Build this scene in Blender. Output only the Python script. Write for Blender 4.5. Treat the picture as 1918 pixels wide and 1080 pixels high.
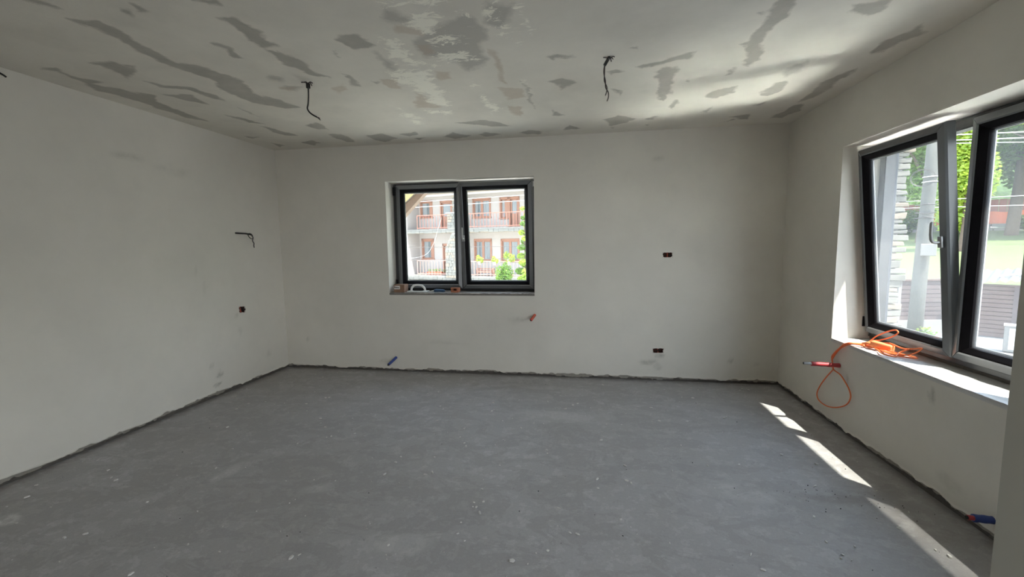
import bpy, bmesh, math, random
import numpy as np
from mathutils import Vector, Matrix

for o in list(bpy.data.objects):
    bpy.data.objects.remove(o)
SC = bpy.context.scene
COL = SC.collection
R = random.Random(7)

# ------------------------------------------------------------ camera
cd = bpy.data.cameras.new('camera'); cam = bpy.data.objects.new('camera', cd); COL.objects.link(cam)
cd.sensor_width = 36.0; cd.lens = 36.0 * 813.09 / 1918.0; cd.clip_start = 0.05; cd.clip_end = 500
cr = Vector((0.98672, 0.16194, -0.01236)); cu = Vector((-0.00402, 0.10043, 0.99494)); cf = Vector((-0.16236, 0.98168, -0.09975))
m = Matrix.Identity(4)
for i in range(3):
    m[i][0], m[i][1], m[i][2] = cr[i], cu[i], -cf[i]
m[2][3] = 1.4617
cam.matrix_world = m
SC.camera = cam

# ------------------------------------------------------------ sky, sun, exposure
SUN_DIR = Vector((-0.378, 0.38, -1.0))
wd = bpy.data.worlds.new('sky'); SC.world = wd; wd.use_nodes = True
nt = wd.node_tree; nt.nodes.clear()
wo = nt.nodes.new('ShaderNodeOutputWorld'); bg = nt.nodes.new('ShaderNodeBackground')
tc = nt.nodes.new('ShaderNodeTexCoord'); sp = nt.nodes.new('ShaderNodeSeparateXYZ'); rp = nt.nodes.new('ShaderNodeValToRGB')
nt.links.new(tc.outputs['Generated'], sp.inputs[0]); nt.links.new(sp.outputs[2], rp.inputs[0])
rp.color_ramp.elements[0].position = 0.0; rp.color_ramp.elements[0].color = (0.93, 0.97, 1.0, 1)
rp.color_ramp.elements[1].position = 0.9; rp.color_ramp.elements[1].color = (0.55, 0.72, 1.0, 1)
nt.links.new(rp.outputs[0], bg.inputs[0]); bg.inputs[1].default_value = 3.8
nt.links.new(bg.outputs[0], wo.inputs[0])

sl = bpy.data.lights.new('sun', 'SUN'); sun = bpy.data.objects.new('sun', sl); COL.objects.link(sun)
sl.energy = 9.5; sl.angle = math.radians(0.55); sl.color = (1.0, 0.95, 0.87)
sun.rotation_euler = SUN_DIR.to_track_quat('-Z', 'Y').to_euler(); sun.location = (8, -8, 20)
SC.view_settings.view_transform = 'Standard'; SC.view_settings.look = 'None'
SC.view_settings.gamma = 1.0; SC.view_settings.use_curve_mapping = False
SC.view_settings.exposure = 0.70
SC.cycles.max_bounces = 12; SC.cycles.diffuse_bounces = 7; SC.cycles.transparent_max_bounces = 16
SC.cycles.glossy_bounces = 4; SC.cycles.blur_glossy = 0.0; SC.cycles.sample_clamp_indirect = 0.0

# ------------------------------------------------------------ helpers: objects
def link(name, me, mat=None, parent=None):
    o = bpy.data.objects.new(name, me); COL.objects.link(o)
    if mat is not None and me is not None and len(me.materials) == 0:
        me.materials.append(mat)
    if parent is not None:
        o.parent = parent
    return o
def tag(o, label=None, cat=None, group=None, kind=None):
    if label: o['label'] = label
    if cat: o['category'] = cat
    if group: o['group'] = group
    if kind: o['kind'] = kind
    return o
def thing(name, label, cat, loc=(0, 0, 0), group=None, kind=None):
    o = bpy.data.objects.new(name, None); COL.objects.link(o); o.location = loc; o.empty_display_size = 0.05
    return tag(o, label, cat, group, kind)
def bm_obj(name, bm, mat, parent=None, smooth=False, origin=None):
    """world-space bmesh -> object (kept in the parent's space)"""
    me = bpy.data.meshes.new(name)
    bmesh.ops.recalc_face_normals(bm, faces=bm.faces)
    off = Vector(origin) if origin is not None else Vector((0, 0, 0))
    if parent is not None:
        off = world_loc(parent)
        if origin is not None: off = Vector(origin)
    for v in bm.verts: v.co -= off
    if smooth:
        for f in bm.faces: f.smooth = True
    bm.to_mesh(me); bm.free()
    o = link(name, me, mat, parent)
    o.location = off - (world_loc(parent) if parent is not None else Vector((0, 0, 0)))
    return o
def world_loc(o):
    p = Vector(o.location)
    while o.parent is not None:
        o = o.parent; p += Vector(o.location)
    return p
def np_obj(name, V, F, mat, parent=None, smooth=False, attrs=None):
    me = bpy.data.meshes.new(name)
    V = np.asarray(V, dtype=np.float32); F = np.asarray(F, dtype=np.int32)
    if parent is not None: V = V - np.array(world_loc(parent), dtype=np.float32)
    k = F.shape[1]
    me.vertices.add(len(V)); me.vertices.foreach_set('co', V.ravel())
    me.loops.add(F.size); me.loops.foreach_set('vertex_index', F.ravel())
    me.polygons.add(len(F)); me.polygons.foreach_set('loop_start', np.arange(0, F.size, k, dtype=np.int32))
    me.update(calc_edges=True)
    if smooth: me.polygons.foreach_set('use_smooth', np.ones(len(F), dtype=bool))
    if attrs:
        for n, a in attrs.items():
            at = me.attributes.new(n, 'FLOAT', 'POINT'); at.data.foreach_set('value', np.asarray(a, dtype=np.float32))
    me.validate()
    return link(name, me, mat, parent)

# ------------------------------------------------------------ helpers: shapes (all in world metres)
def box(bm, x0, x1, y0, y1, z0, z1, jit=0.0, rng=R):
    c = [(x, y, z) for x in (x0, x1) for y in (y0, y1) for z in (z0, z1)]
    v = [bm.verts.new((p[0] + rng.uniform(-jit, jit), p[1] + rng.uniform(-jit, jit), p[2] + rng.uniform(-jit, jit))) for p in c]
    for f in ((0, 1, 3, 2), (4, 6, 7, 5), (0, 4, 5, 1), (2, 3, 7, 6), (0, 2, 6, 4), (1, 5, 7, 3)):
        bm.faces.new([v[i] for i in f])
    return v
def obox(bm, c, ax, ay, az, jit=0.0):
    """oriented box: centre + three half-axis vectors"""
    c = Vector(c); v = []
    for a in (-1, 1):
        for b in (-1, 1):
            for d in (-1, 1):
                p = c + a * Vector(ax) + b * Vector(ay) + d * Vector(az)
                v.append(bm.verts.new(p + Vector((R.uniform(-jit, jit), R.uniform(-jit, jit), R.uniform(-jit, jit)))))
    for f in ((0, 1, 3, 2), (4, 6, 7, 5), (0, 4, 5, 1), (2, 3, 7, 6), (0, 2, 6, 4), (1, 5, 7, 3)):
        bm.faces.new([v[i] for i in f])
    return v
def smooth_path(pts, n=6):
    P = [Vector(p) for p in pts]; out = []
    for i in range(len(P) - 1):
        p0 = P[max(i - 1, 0)]; p1 = P[i]; p2 = P[i + 1]; p3 = P[min(i + 2, len(P) - 1)]
        for k in range(n):
            t = k / n
            out.append(0.5 * ((2 * p1) + (p2 - p0) * t + (2 * p0 - 5 * p1 + 4 * p2 - p3) * t * t + (3 * p1 - p0 - 3 * p2 + p3) * t ** 3))
    out.append(P[-1]); return out
def tube(bm, pts, r, sides=8, cap=True):
    pts = [Vector(p) for p in pts]; rings = []; n = len(pts)
    rad = r if isinstance(r, (list, tuple)) else [r] * n
    ref = None
    for i, p in enumerate(pts):
        t = (pts[min(i + 1, n - 1)] - pts[max(i - 1, 0)])
        if t.length < 1e-9: t = Vector((0, 0, 1))
        t.normalize()
        if ref is None:
            ref = t.orthogonal().normalized()
        else:
            ref = (ref - t * ref.dot(t))
            ref = ref.normalized() if ref.length > 1e-6 else t.orthogonal().normalized()
        b = t.cross(ref)
        rings.append([bm.verts.new(p + rad[i] * (math.cos(a) * ref + math.sin(a) * b)) for a in [2 * math.pi * k / sides for k in range(sides)]])
    for a, b in zip(rings, rings[1:]):
        for k in range(sides):
            bm.faces.new((a[k], a[(k + 1) % sides], b[(k + 1) % sides], b[k]))
    if cap:
        bm.faces.new(rings[0][::-1]); bm.faces.new(rings[-1])
def bevel(bm, w, seg=1):
    bmesh.ops.bevel(bm, geom=list(bm.edges), offset=w, segments=seg, affect='EDGES', profile=0.5, clamp_overlap=True)
def prism(bm, poly, to3, d0, d1):
    a = [bm.verts.new(to3(p, d0)) for p in poly]; b = [bm.verts.new(to3(p, d1)) for p in poly]
    bm.faces.new(a[::-1]); bm.faces.new(b); n = len(poly)
    for k in range(n): bm.faces.new((a[k], a[(k + 1) % n], b[(k + 1) % n], b[k]))

# ------------------------------------------------------------ helpers: value noise for outlines
_rg = np.random.RandomState(11); _G = _rg.rand(64, 64)
def vnoise(x, y):
    x = np.asarray(x, float); y = np.asarray(y, float)
    xi = np.floor(x).astype(int); yi = np.floor(y).astype(int); fx = x - xi; fy = y - yi
    fx = fx * fx * (3 - 2 * fx); fy = fy * fy * (3 - 2 * fy)
    g = lambda a, b: _G[a % 64, b % 64]
    return (g(xi, yi) * (1 - fx) + g(xi + 1, yi) * fx) * (1 - fy) + (g(xi, yi + 1) * (1 - fx) + g(xi + 1, yi + 1) * fx) * fy
def fbm(x, y, o=4):
    s = 0; a = 0.5; f = 1.0
    for _ in range(o): s = s + a * (vnoise(x * f + 7.3 * _, y * f + 3.1 * _) - 0.5); a *= 0.5; f *= 2.03
    return s
def poly_mask(X, Y, polys, soft):
    M = np.zeros_like(X)
    for pg in polys:
        P = np.array(pg); x0, y0 = P.min(0) - 0.25; x1, y1 = P.max(0) + 0.25
        sel = np.where((X > x0) & (X < x1) & (Y > y0) & (Y < y1))[0]
        if len(sel) == 0: continue
        x = X[sel]; y = Y[sel]; ins = np.zeros(len(sel), bool); d = np.full(len(sel), 9.0)
        for (ax, ay), (bx, by) in zip(P, np.roll(P, -1, 0)):
            c = ((ay > y) != (by > y)); ins ^= c & (x < (bx - ax) * (y - ay) / (by - ay + 1e-12) + ax)
            ex, ey = bx - ax, by - ay; t = np.clip(((x - ax) * ex + (y - ay) * ey) / (ex * ex + ey * ey + 1e-12), 0, 1)
            d = np.minimum(d, np.hypot(x - ax - t * ex, y - ay - t * ey))
        sd = np.where(ins, d, -d)
        M[sel] = np.maximum(M[sel], np.clip((sd + soft) / (2 * soft), 0, 1))
    return M
def blob_mask(X, Y, blobs):
    M = np.zeros_like(X)
    for bx, by, rx, ry, s in blobs:
        q = ((X - bx) / rx) ** 2 + ((Y - by) / ry) ** 2
        M = np.maximum(M, s * np.clip(1.4 - 1.4 * q, 0, 1))
    return M

# ------------------------------------------------------------ materials
class NT:
    def __init__(s, name):
        s.m = bpy.data.materials.new(name); s.m.use_nodes = True; s.t = s.m.node_tree; s.t.nodes.clear()
        s.out = s.n('ShaderNodeOutputMaterial'); s.bsdf = s.n('ShaderNodeBsdfPrincipled'); s.l(s.bsdf.outputs[0], s.out.inputs[0])
        s._co = None
    def n(s, k, **kw):
        x = s.t.nodes.new(k)
        for a, b in kw.items(): setattr(x, a, b)
        return x
    def l(s, a, b): s.t.links.new(a, b)
    def co(s):
        if s._co is None:
            g = s.n('ShaderNodeTexCoord'); s._co = g.outputs['Object']
        return s._co
    def noise(s, scale, detail=4, rough=0.55, stretch=None, dist=0.0):
        x = s.n('ShaderNodeTexNoise'); x.inputs['Scale'].default_value = scale; x.inputs['Detail'].default_value = detail
        x.inputs['Roughness'].default_value = rough; x.inputs['Distortion'].default_value = dist
        if stretch:
            mp = s.n('ShaderNodeMapping'); mp.inputs['Scale'].default_value = stretch[0]; mp.inputs['Rotation'].default_value = stretch[1]
            s.l(s.co(), mp.inputs[0]); s.l(mp.outputs[0], x.inputs['Vector'])
        else: s.l(s.co(), x.inputs['Vector'])
        return x.outputs['Fac']
    def ramp(s, f, a, b, ca=(0, 0, 0, 1), cb=(1, 1, 1, 1)):
        x = s.n('ShaderNodeValToRGB'); x.color_ramp.elements[0].position = a; x.color_ramp.elements[1].position = b
        x.color_ramp.elements[0].color = ca; x.color_ramp.elements[1].color = cb; s.l(f, x.inputs[0]); return x.outputs[0]
    def attr(s, name):
        x = s.n('ShaderNodeAttribute'); x.attribute_name = name; return x.outputs['Fac']
    def math(s, op, a, b):
        x = s.n('ShaderNodeMath', operation=op)
        for i, v in enumerate((a, b)):
            if isinstance(v, (int, float)): x.inputs[i].default_value = v
            else: s.l(v, x.inputs[i])
        return x.outputs[0]
    def mix(s, f, a, b):
        x = s.n('ShaderNodeMix', data_type='RGBA')
        for sock, v in ((x.inputs[0], f), (x.inputs[6], a), (x.inputs[7], b)):
            if isinstance(v, (int, float)): sock.default_value = v
            elif isinstance(v, tuple): sock.default_value = v if len(v) == 4 else v + (1,)
            else: s.l(v, sock)
        return x.outputs[2]
    def color(s, v):
        if isinstance(v, tuple): s.bsdf.inputs['Base Color'].default_value = v + (1,) if len(v) == 3 else v
        else: s.l(v, s.bsdf.inputs['Base Color'])
    def rough(s, v):
        if isinstance(v, (int, float)): s.bsdf.inputs['Roughness'].default_value = v
        else: s.l(v, s.bsdf.inputs['Roughness'])
    def bump(s, h, strength=0.3, dist=0.005):
        b = s.n('ShaderNodeBump'); b.inputs['Strength'].default_value = strength; b.inputs['Distance'].default_value = dist
        s.l(h, b.inputs['Height']); s.l(b.outputs[0], s.bsdf.inputs['Normal'])
def simple(name, col, rough=0.6, var=0.12, scale=12, metal=0.0, bump=0.0, stretch=None, spec=None):
    t = NT(name); f = t.noise(scale, 4, 0.6, stretch)
    lo = tuple(c * (1 - var) for c in col); hi = tuple(min(1, c * (1 + var)) for c in col)
    t.color(t.mix(f, lo, hi)); t.rough(rough); t.bsdf.inputs['Metallic'].default_value = metal
    if bump: t.bump(f, bump, 0.01)
    if spec is not None: t.bsdf.inputs['Specular IOR Level'].default_value = spec
    return t.m
DARK = [[(-2.508,1.868),(-2.402,1.923),(-2.393,2.016),(-2.411,2.123),(-2.442,2.249),(-2.469,2.432),(-2.364,2.452),(-2.347,2.539),(-2.335,2.773),(-2.394,2.976),(-2.337,3.149),(-2.303,3.357),(-2.437,3.363),(-2.586,3.15),(-2.589,2.881),(-2.492,2.661),(-2.535,2.569),(-2.55,2.389),(-2.55,2.259),(-2.502,2.122),(-2.496,2.01),(-2.51,1.908)],[(-3.0,2.314),(-2.862,2.328),(-2.788,2.438),(-2.924,2.528),(-2.997,2.624),(-2.969,2.519),(-2.959,2.363)],[(-3.386,2.348),(-3.258,2.345),(-3.29,2.486),(-3.21,2.598),(-3.338,2.606),(-3.268,2.762),(-3.143,2.864),(-3.242,2.964),(-3.268,3.182),(-3.319,3.399),(-3.306,3.569),(-3.427,3.469),(-3.414,3.161),(-3.407,2.982),(-3.446,2.734),(-3.356,2.576),(-3.306,2.407)],[(-2.94,2.636),(-2.838,2.724),(-2.74,2.796),(-2.73,2.935),(-2.753,3.107),(-2.798,3.005),(-2.819,2.816),(-2.95,2.746)],[(-3.075,2.858),(-2.866,2.92),(-2.957,3.153),(-3.021,3.01)],[(-1.804,2.019),(-1.708,2.046),(-1.678,2.182),(-1.727,2.298),(-1.714,2.367),(-1.826,2.364),(-1.814,2.242),(-1.787,2.089)],[(-1.827,2.381),(-1.757,2.455),(-1.781,2.553),(-1.715,2.707),(-1.693,2.835),(-1.788,2.76),(-1.867,2.569)],[(-2.061,2.255),(-2.008,2.283),(-2.007,2.469),(-2.075,2.449),(-2.051,2.33)],[(-1.772,1.857),(-1.685,1.873),(-1.693,1.933),(-1.74,1.911)],[(-2.19,1.823),(-2.157,1.861),(-2.189,1.921),(-2.217,1.869)],[(-2.096,1.796),(-2.06,1.814),(-2.067,1.878),(-2.111,1.873)],[(-2.503,1.719),(-2.439,1.743),(-2.419,1.799),(-2.489,1.776)],[(-3.045,4.435),(-2.876,4.373),(-2.856,4.503),(-3.016,4.581)],[(-3.378,4.362),(-3.282,4.522),(-3.419,4.555)],[(-3.427,4.066),(-3.327,4.117),(-3.429,4.141)],[(-3.006,3.754),(-2.919,3.881),(-2.887,4.153),(-2.994,4.108),(-3.019,3.96)],[(-3.037,3.379),(-2.963,3.489),(-2.916,3.711),(-3.011,3.649)],[(-2.76,3.24),(-2.773,3.513),(-2.79,3.389)],[(-2.575,3.814),(-2.426,3.755),(-2.458,4.033),(-2.561,3.957)],[(-2.552,4.152),(-2.441,4.162),(-2.47,4.562),(-2.57,4.515)],[(-2.207,4.3),(-2.004,4.285),(-1.916,4.478),(-2.158,4.605),(-2.232,4.506)],[(-1.855,4.339),(-1.686,4.254),(-1.678,4.378),(-1.804,4.448)],[(-1.779,4.532),(-1.658,4.527),(-1.75,4.611)],[(-1.453,4.502),(-1.296,4.366),(-1.181,4.561),(-1.353,4.617)],[(-1.076,4.523),(-0.964,4.444),(-0.856,4.555),(-1.002,4.615)],[(-0.656,4.525),(-0.562,4.439),(-0.407,4.493),(-0.418,4.613),(-0.584,4.607)],[(-1.198,4.045),(-0.862,3.986),(-0.697,4.276),(-0.912,4.211)],[(-1.336,2.309),(-1.179,2.308),(-1.177,2.426),(-1.3,2.452),(-1.335,2.378)],[(-1.767,2.404),(-1.729,2.511),(-1.716,2.707),(-1.827,2.647),(-1.836,2.495)],[(-1.591,2.792),(-1.561,2.83),(-1.583,3.01),(-1.633,2.955)],[(-2.94,3.929),(-2.889,4.152),(-3.014,4.103)],[(-0.217,2.781),(-0.045,2.796),(-0.178,2.859)],[(-0.241,3.158),(-0.147,3.137),(-0.064,3.227),(-0.158,3.359)],[(-0.285,3.823),(-0.158,4.032),(-0.251,4.002)],[(-0.194,4.518),(-0.135,4.319),(-0.018,4.501)],[(0.18,4.275),(0.285,4.152),(0.397,4.351),(0.271,4.431)],[(-1.457,2.452),(-1.449,2.553),(-1.467,2.524)],[(-0.442,3.118),(-0.412,3.377),(-0.418,3.795),(-0.439,3.536)],[(-1.468,2.947),(-1.427,2.972),(-1.463,3.017)],[(0.929,2.365),(1.005,2.379),(1.031,2.532),(1.023,2.7),(0.997,2.823),(1.062,3.057),(1.05,3.171),(0.961,3.096),(0.946,2.956),(0.915,2.808),(0.935,2.586)],[(0.862,2.82),(0.933,2.778),(0.923,2.86)],[(0.348,3.027),(0.464,2.993),(0.575,2.909),(0.684,2.851),(0.632,2.978),(0.492,3.032),(0.375,3.067)],[(0.492,3.099),(0.592,3.098),(0.627,3.331),(0.652,3.592),(0.634,3.786),(0.573,3.752),(0.552,3.385),(0.476,3.14)],[(0.699,3.952),(0.728,3.774),(0.759,3.825),(0.763,4.025)],[(0.957,3.778),(0.966,3.616),(1.106,3.507),(1.116,3.694),(1.052,3.784)],[(1.348,3.774),(1.339,3.525),(1.441,3.486),(1.469,3.726),(1.438,3.842)],[(1.753,4.028),(1.717,3.654),(1.739,3.405),(1.794,3.349),(1.809,3.539),(1.834,3.922)],[(1.716,4.48),(1.734,4.108),(1.816,4.078),(1.878,4.306),(1.823,4.52)],[(1.328,4.371),(1.466,4.333),(1.494,4.504),(1.404,4.515)],[(1.285,4.539),(1.361,4.476),(1.377,4.527)],[(0.175,4.215),(0.265,4.137),(0.461,4.217),(0.376,4.328),(0.268,4.43)],[(0.549,4.294),(0.629,4.197),(0.633,4.323)],[(1.301,2.548),(1.303,2.467),(1.42,2.457),(1.474,2.548),(1.421,2.592)],[(1.718,3.106),(1.702,2.937),(1.752,2.836),(1.766,2.763),(1.836,2.856),(1.837,2.968),(1.796,3.077)],[(0.15,3.106),(0.215,3.053),(0.288,3.103),(0.188,3.161)],[(0.205,3.425),(0.273,3.477),(0.255,3.585)],[(1.379,4.044),(1.446,3.966),(1.428,4.064)],[(1.016,4.169),(1.066,4.028),(1.066,4.19)],[(0.946,3.296),(0.949,3.159),(0.984,3.272)],[(0.729,3.385),(0.748,3.338),(0.76,3.416)],[(-0.139,3.178),(-0.078,3.207),(-0.131,3.291)],[(-0.122,2.794),(-0.047,2.809),(-0.113,2.84)],[(0.242,2.728),(0.29,2.714),(0.285,2.755)],[(0.868,2.475),(0.914,2.467),(0.904,2.504)],[(0.23,4.507),(0.281,4.498),(0.259,4.56)],[(0.574,4.482),(0.622,4.473),(0.597,4.532)]]
MID = [[(-2.069,2.698),(-2.02,2.771),(-2.079,2.831),(-2.127,2.736)],[(-2.096,2.89),(-1.997,2.945),(-2.084,3.009),(-2.148,2.958)],[(-0.817,2.308),(-0.577,2.209),(-0.527,2.383),(-0.606,2.73),(-0.718,2.904),(-0.793,2.747),(-0.95,2.637),(-0.944,2.427)],[(-0.927,2.077),(-0.862,2.225),(-0.939,2.247),(-0.986,2.202)],[(-0.456,2.151),(-0.33,2.174),(-0.426,2.364),(-0.501,2.312)],[(-1.189,2.493),(-1.197,2.81),(-1.262,2.738)],[(1.324,3.371),(1.349,3.224),(1.388,3.147),(1.449,3.302),(1.405,3.403)]]
WHITE = [[(-1.099,2.354),(-1.021,2.412),(-1.0,2.68),(-1.032,2.761),(-1.153,2.709),(-1.12,2.535)],[(-1.299,2.789),(-1.016,2.846),(-1.062,3.497),(-1.135,3.584),(-1.218,3.474),(-1.232,3.07),(-1.284,2.891)],[(-0.859,2.422),(-0.718,2.366),(-0.667,2.502),(-0.767,2.487),(-0.856,2.47)],[(-0.86,2.605),(-0.749,2.602),(-0.681,2.591),(-0.66,2.72),(-0.722,2.739),(-0.903,2.731)],[(-0.922,2.232),(-0.795,2.151),(-0.668,2.209),(-0.78,2.315),(-0.856,2.36)],[(-0.474,2.195),(-0.411,2.143),(-0.457,2.284),(-0.485,2.283)],[(-0.481,2.353),(-0.384,2.335),(-0.384,2.579),(-0.42,2.489)],[(-0.598,2.156),(-0.581,2.192),(-0.582,2.334),(-0.601,2.297)],[(-0.949,2.011),(-0.625,2.072),(-0.601,2.107),(-0.779,2.109),(-0.905,2.069)],[(-0.793,3.048),(-0.712,3.132),(-0.742,3.205),(-0.809,3.155)],[(-1.54,3.445),(-1.464,3.706),(-1.478,4.047),(-1.569,3.966)],[(-0.771,3.385),(-0.677,3.622),(-0.753,3.854),(-0.801,3.643)],[(-0.324,2.191),(-0.271,2.32),(-0.279,2.471),(-0.314,2.367)],[(-0.43,3.12),(-0.394,3.231),(-0.422,3.456),(-0.428,3.297)],[(-1.323,3.633),(-1.081,3.658),(-1.133,3.775),(-1.328,3.734)],[(-0.969,2.659),(-0.91,2.751),(-0.951,2.8),(-0.977,2.711)]]
BROWN = [[(-0.931,2.474),(-0.858,2.476),(-0.86,2.605),(-0.941,2.644)],[(-0.955,2.263),(-0.846,2.284),(-0.869,2.368),(-0.97,2.342)],[(-0.981,2.852),(-0.859,2.847),(-0.918,2.996),(-1.001,2.98)],[(-0.543,2.594),(-0.523,2.622),(-0.558,2.936),(-0.563,3.162),(-0.595,3.128),(-0.593,2.876)],[(-1.777,2.989),(-1.666,2.941),(-1.684,3.044),(-1.798,3.116)],[(-0.639,3.218),(-0.454,3.292),(-0.465,3.467),(-0.58,3.486)],[(-0.62,3.634),(-0.512,3.703),(-0.532,3.954),(-0.616,3.883)],[(-1.405,2.926),(-1.248,2.924),(-1.307,3.12),(-1.408,3.1)],[(-1.247,3.208),(-1.189,3.563),(-1.36,3.528)],[(-2.158,2.913),(-2.023,2.94),(-2.144,3.008)]]
M = {}
def plaster(name, base, dark, dirt_amt=1.0):
    t = NT(name)
    a = t.noise(1.1, 5, 0.6); b = t.noise(9, 4, 0.6); c = t.noise(70, 3, 0.6)
    lo = tuple(x * 0.93 for x in base); hi = tuple(min(1, x * 1.05) for x in base)
    col = t.mix(t.ramp(a, 0.3, 0.7), lo, hi)
    col = t.mix(t.math('MULTIPLY', t.ramp(b, 0.45, 0.75), 0.10), col, tuple(x * 0.8 for x in base))
    st = t.attr('stain'); st = t.math('MULTIPLY', st, t.ramp(t.noise(14, 4, 0.65), 0.25, 0.6))
    col = t.mix(st, col, dark)
    t.color(col); t.rough(0.88); t.bsdf.inputs['Specular IOR Level'].default_value = 0.25
    t.bump(t.math('ADD', t.math('MULTIPLY', c, 0.4), b), 0.16, 0.004)
    return t.m
M['plaster'] = plaster('wall plaster', (0.71, 0.676, 0.613), (0.30, 0.29, 0.25))
def ceiling_mat():
    t = NT('ceiling skim coat'); base = (0.70, 0.664, 0.595)
    a = t.noise(1.6, 5, 0.6); fine = t.noise(45, 5, 0.7); mid = t.noise(6, 5, 0.65); soft = t.noise(2.6, 4, 0.6)
    col = t.mix(t.ramp(a, 0.3, 0.7), tuple(x * 0.90 for x in base), tuple(min(1, x * 1.06) for x in base))
    col = t.mix(t.math('MULTIPLY', t.ramp(soft, 0.52, 0.72), 0.16), col, (0.40, 0.38, 0.34))
    def cut(attr, n, k, lo, hi): return t.ramp(t.math('ADD', t.attr(attr), t.math('MULTIPLY', t.math('SUBTRACT', n, 0.5), k)), lo, hi)
    grit = t.math('ADD', t.math('MULTIPLY', fine, 0.5), t.math('MULTIPLY', t.noise(18, 5, 0.7), 0.5))
    dk = t.math('MULTIPLY', cut('dark', grit, 0.9, 0.30, 0.75), t.math('ADD', 0.40, t.math('MULTIPLY', mid, 0.5)))
    md = t.math('MULTIPLY', cut('mid', grit, 0.9, 0.25, 0.8), 0.62)
    col = t.mix(md, col, (0.33, 0.315, 0.29)); col = t.mix(dk, col, (0.275, 0.255, 0.225))
    br = t.math('MULTIPLY', cut('brown', grit, 0.8, 0.3, 0.7), t.math('ADD', 0.2, t.math('MULTIPLY', mid, 0.6)))
    col = t.mix(br, col, (0.46, 0.37, 0.29))
    streak = t.noise(8, 9, 0.82, ((1.0, 2.0, 1), (0, 0, 0.9)), 1.0)
    wh = cut('white', streak, 3.6, 0.55, 0.72)
    wh = t.math('MULTIPLY', wh, t.ramp(t.attr('white'), 0.02, 0.2))
    col = t.mix(t.math('MULTIPLY', wh, 0.85), col, (0.90, 0.87, 0.77))
    t.color(col); t.rough(0.85); t.bsdf.inputs['Specular IOR Level'].default_value = 0.3
    t.bump(t.math('ADD', fine, t.math('MULTIPLY', wh, 1.5)), 0.2, 0.004)
    return t.m
M['ceiling'] = ceiling_mat()
def floor_mat():
    t = NT('concrete screed')
    big = t.noise(0.7, 5, 0.62, None, 0.5); mid = t.noise(2.6, 7, 0.7, ((1, 1.7, 1), (0, 0, 0.5)), 0.8); sm = t.noise(11, 6, 0.72); fine = t.noise(55, 6, 0.75); grain = t.noise(170, 3, 0.7)
    col = t.mix(t.ramp(big, 0.32, 0.68), (0.375, 0.358, 0.345), (0.475, 0.468, 0.478))
    col = t.mix(t.math('MULTIPLY', t.ramp(mid, 0.44, 0.66), 0.35), col, (0.52, 0.515, 0.525))
    col = t.mix(t.math('MULTIPLY', t.ramp(mid, 0.50, 0.32), 0.38), col, (0.285, 0.268, 0.255))
    col = t.mix(t.math('MULTIPLY', t.ramp(sm, 0.55, 0.8), 0.30), col, (0.60, 0.59, 0.58))
    col = t.mix(t.math('MULTIPLY', t.ramp(sm, 0.45, 0.25), 0.30), col, (0.26, 0.25, 0.245))
    col = t.mix(t.math('MULTIPLY', t.ramp(fine, 0.42, 0.66), 0.30), col, (0.27, 0.265, 0.265))
    col = t.mix(t.math('MULTIPLY', t.ramp(grain, 0.60, 0.70), 0.25), col, (0.62, 0.62, 0.62))
    col = t.mix(t.math('MULTIPLY', t.attr('pale'), t.ramp(sm, 0.4, 0.55)), col, (0.66, 0.655, 0.64))
    col = t.mix(t.math('MULTIPLY', t.attr('floor_dark'), t.ramp(sm, 0.25, 0.55)), col, (0.22, 0.20, 0.18))
    t.color(col); t.rough(t.math('ADD', 0.5, t.math('MULTIPLY', mid, 0.3))); t.bsdf.inputs['Specular IOR Level'].default_value = 0.5
    t.bump(t.math('ADD', t.math('MULTIPLY', fine, 0.7), t.math('MULTIPLY', grain, 0.3)), 0.30, 0.006)
    return t.m
M['floor'] = floor_mat()
M['plaster_shade'] = plaster('shade toned partition plaster', (0.47, 0.46, 0.41), (0.30, 0.29, 0.25))  # wall plaster darkened to put the partition end's shade into its colour
M['undercoat'] = simple('beige undercoat plaster', (0.30, 0.275, 0.24), 0.95, 0.2, 25, bump=0.4)
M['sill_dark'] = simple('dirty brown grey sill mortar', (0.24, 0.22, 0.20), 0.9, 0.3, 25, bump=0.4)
M['gap'] = simple('bare screed edge', (0.10, 0.09, 0.08), 0.95, 0.35, 30, bump=0.5)
M['sill'] = simple('dusty sill mortar', (0.60, 0.59, 0.57), 0.85, 0.12, 20, bump=0.3)
M['extwall'] = simple('exterior render', (0.62, 0.60, 0.57), 0.9, 0.08, 3)
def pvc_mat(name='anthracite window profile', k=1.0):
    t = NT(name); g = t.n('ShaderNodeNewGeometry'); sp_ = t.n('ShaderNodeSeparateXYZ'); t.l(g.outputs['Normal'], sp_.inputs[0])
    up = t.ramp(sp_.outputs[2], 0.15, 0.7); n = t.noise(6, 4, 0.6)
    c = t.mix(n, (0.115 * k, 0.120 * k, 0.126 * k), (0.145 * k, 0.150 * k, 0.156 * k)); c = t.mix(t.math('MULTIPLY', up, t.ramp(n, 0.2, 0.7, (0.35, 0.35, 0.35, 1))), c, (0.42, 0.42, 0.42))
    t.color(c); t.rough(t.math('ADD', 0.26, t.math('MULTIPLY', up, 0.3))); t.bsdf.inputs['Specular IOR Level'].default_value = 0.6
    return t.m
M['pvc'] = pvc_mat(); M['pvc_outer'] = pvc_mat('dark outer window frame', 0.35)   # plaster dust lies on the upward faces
M['guide'] = simple('blue grey outer guide', (0.05, 0.057, 0.068), 0.45, 0.08, 6)
M['gasket'] = simple('black glazing bead', (0.006, 0.005, 0.006), 0.55, 0.2, 10, spec=0.08)
M['hinge'] = simple('grey metal hinge', (0.45, 0.45, 0.44), 0.4, 0.1, 20, metal=0.6)
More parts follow.
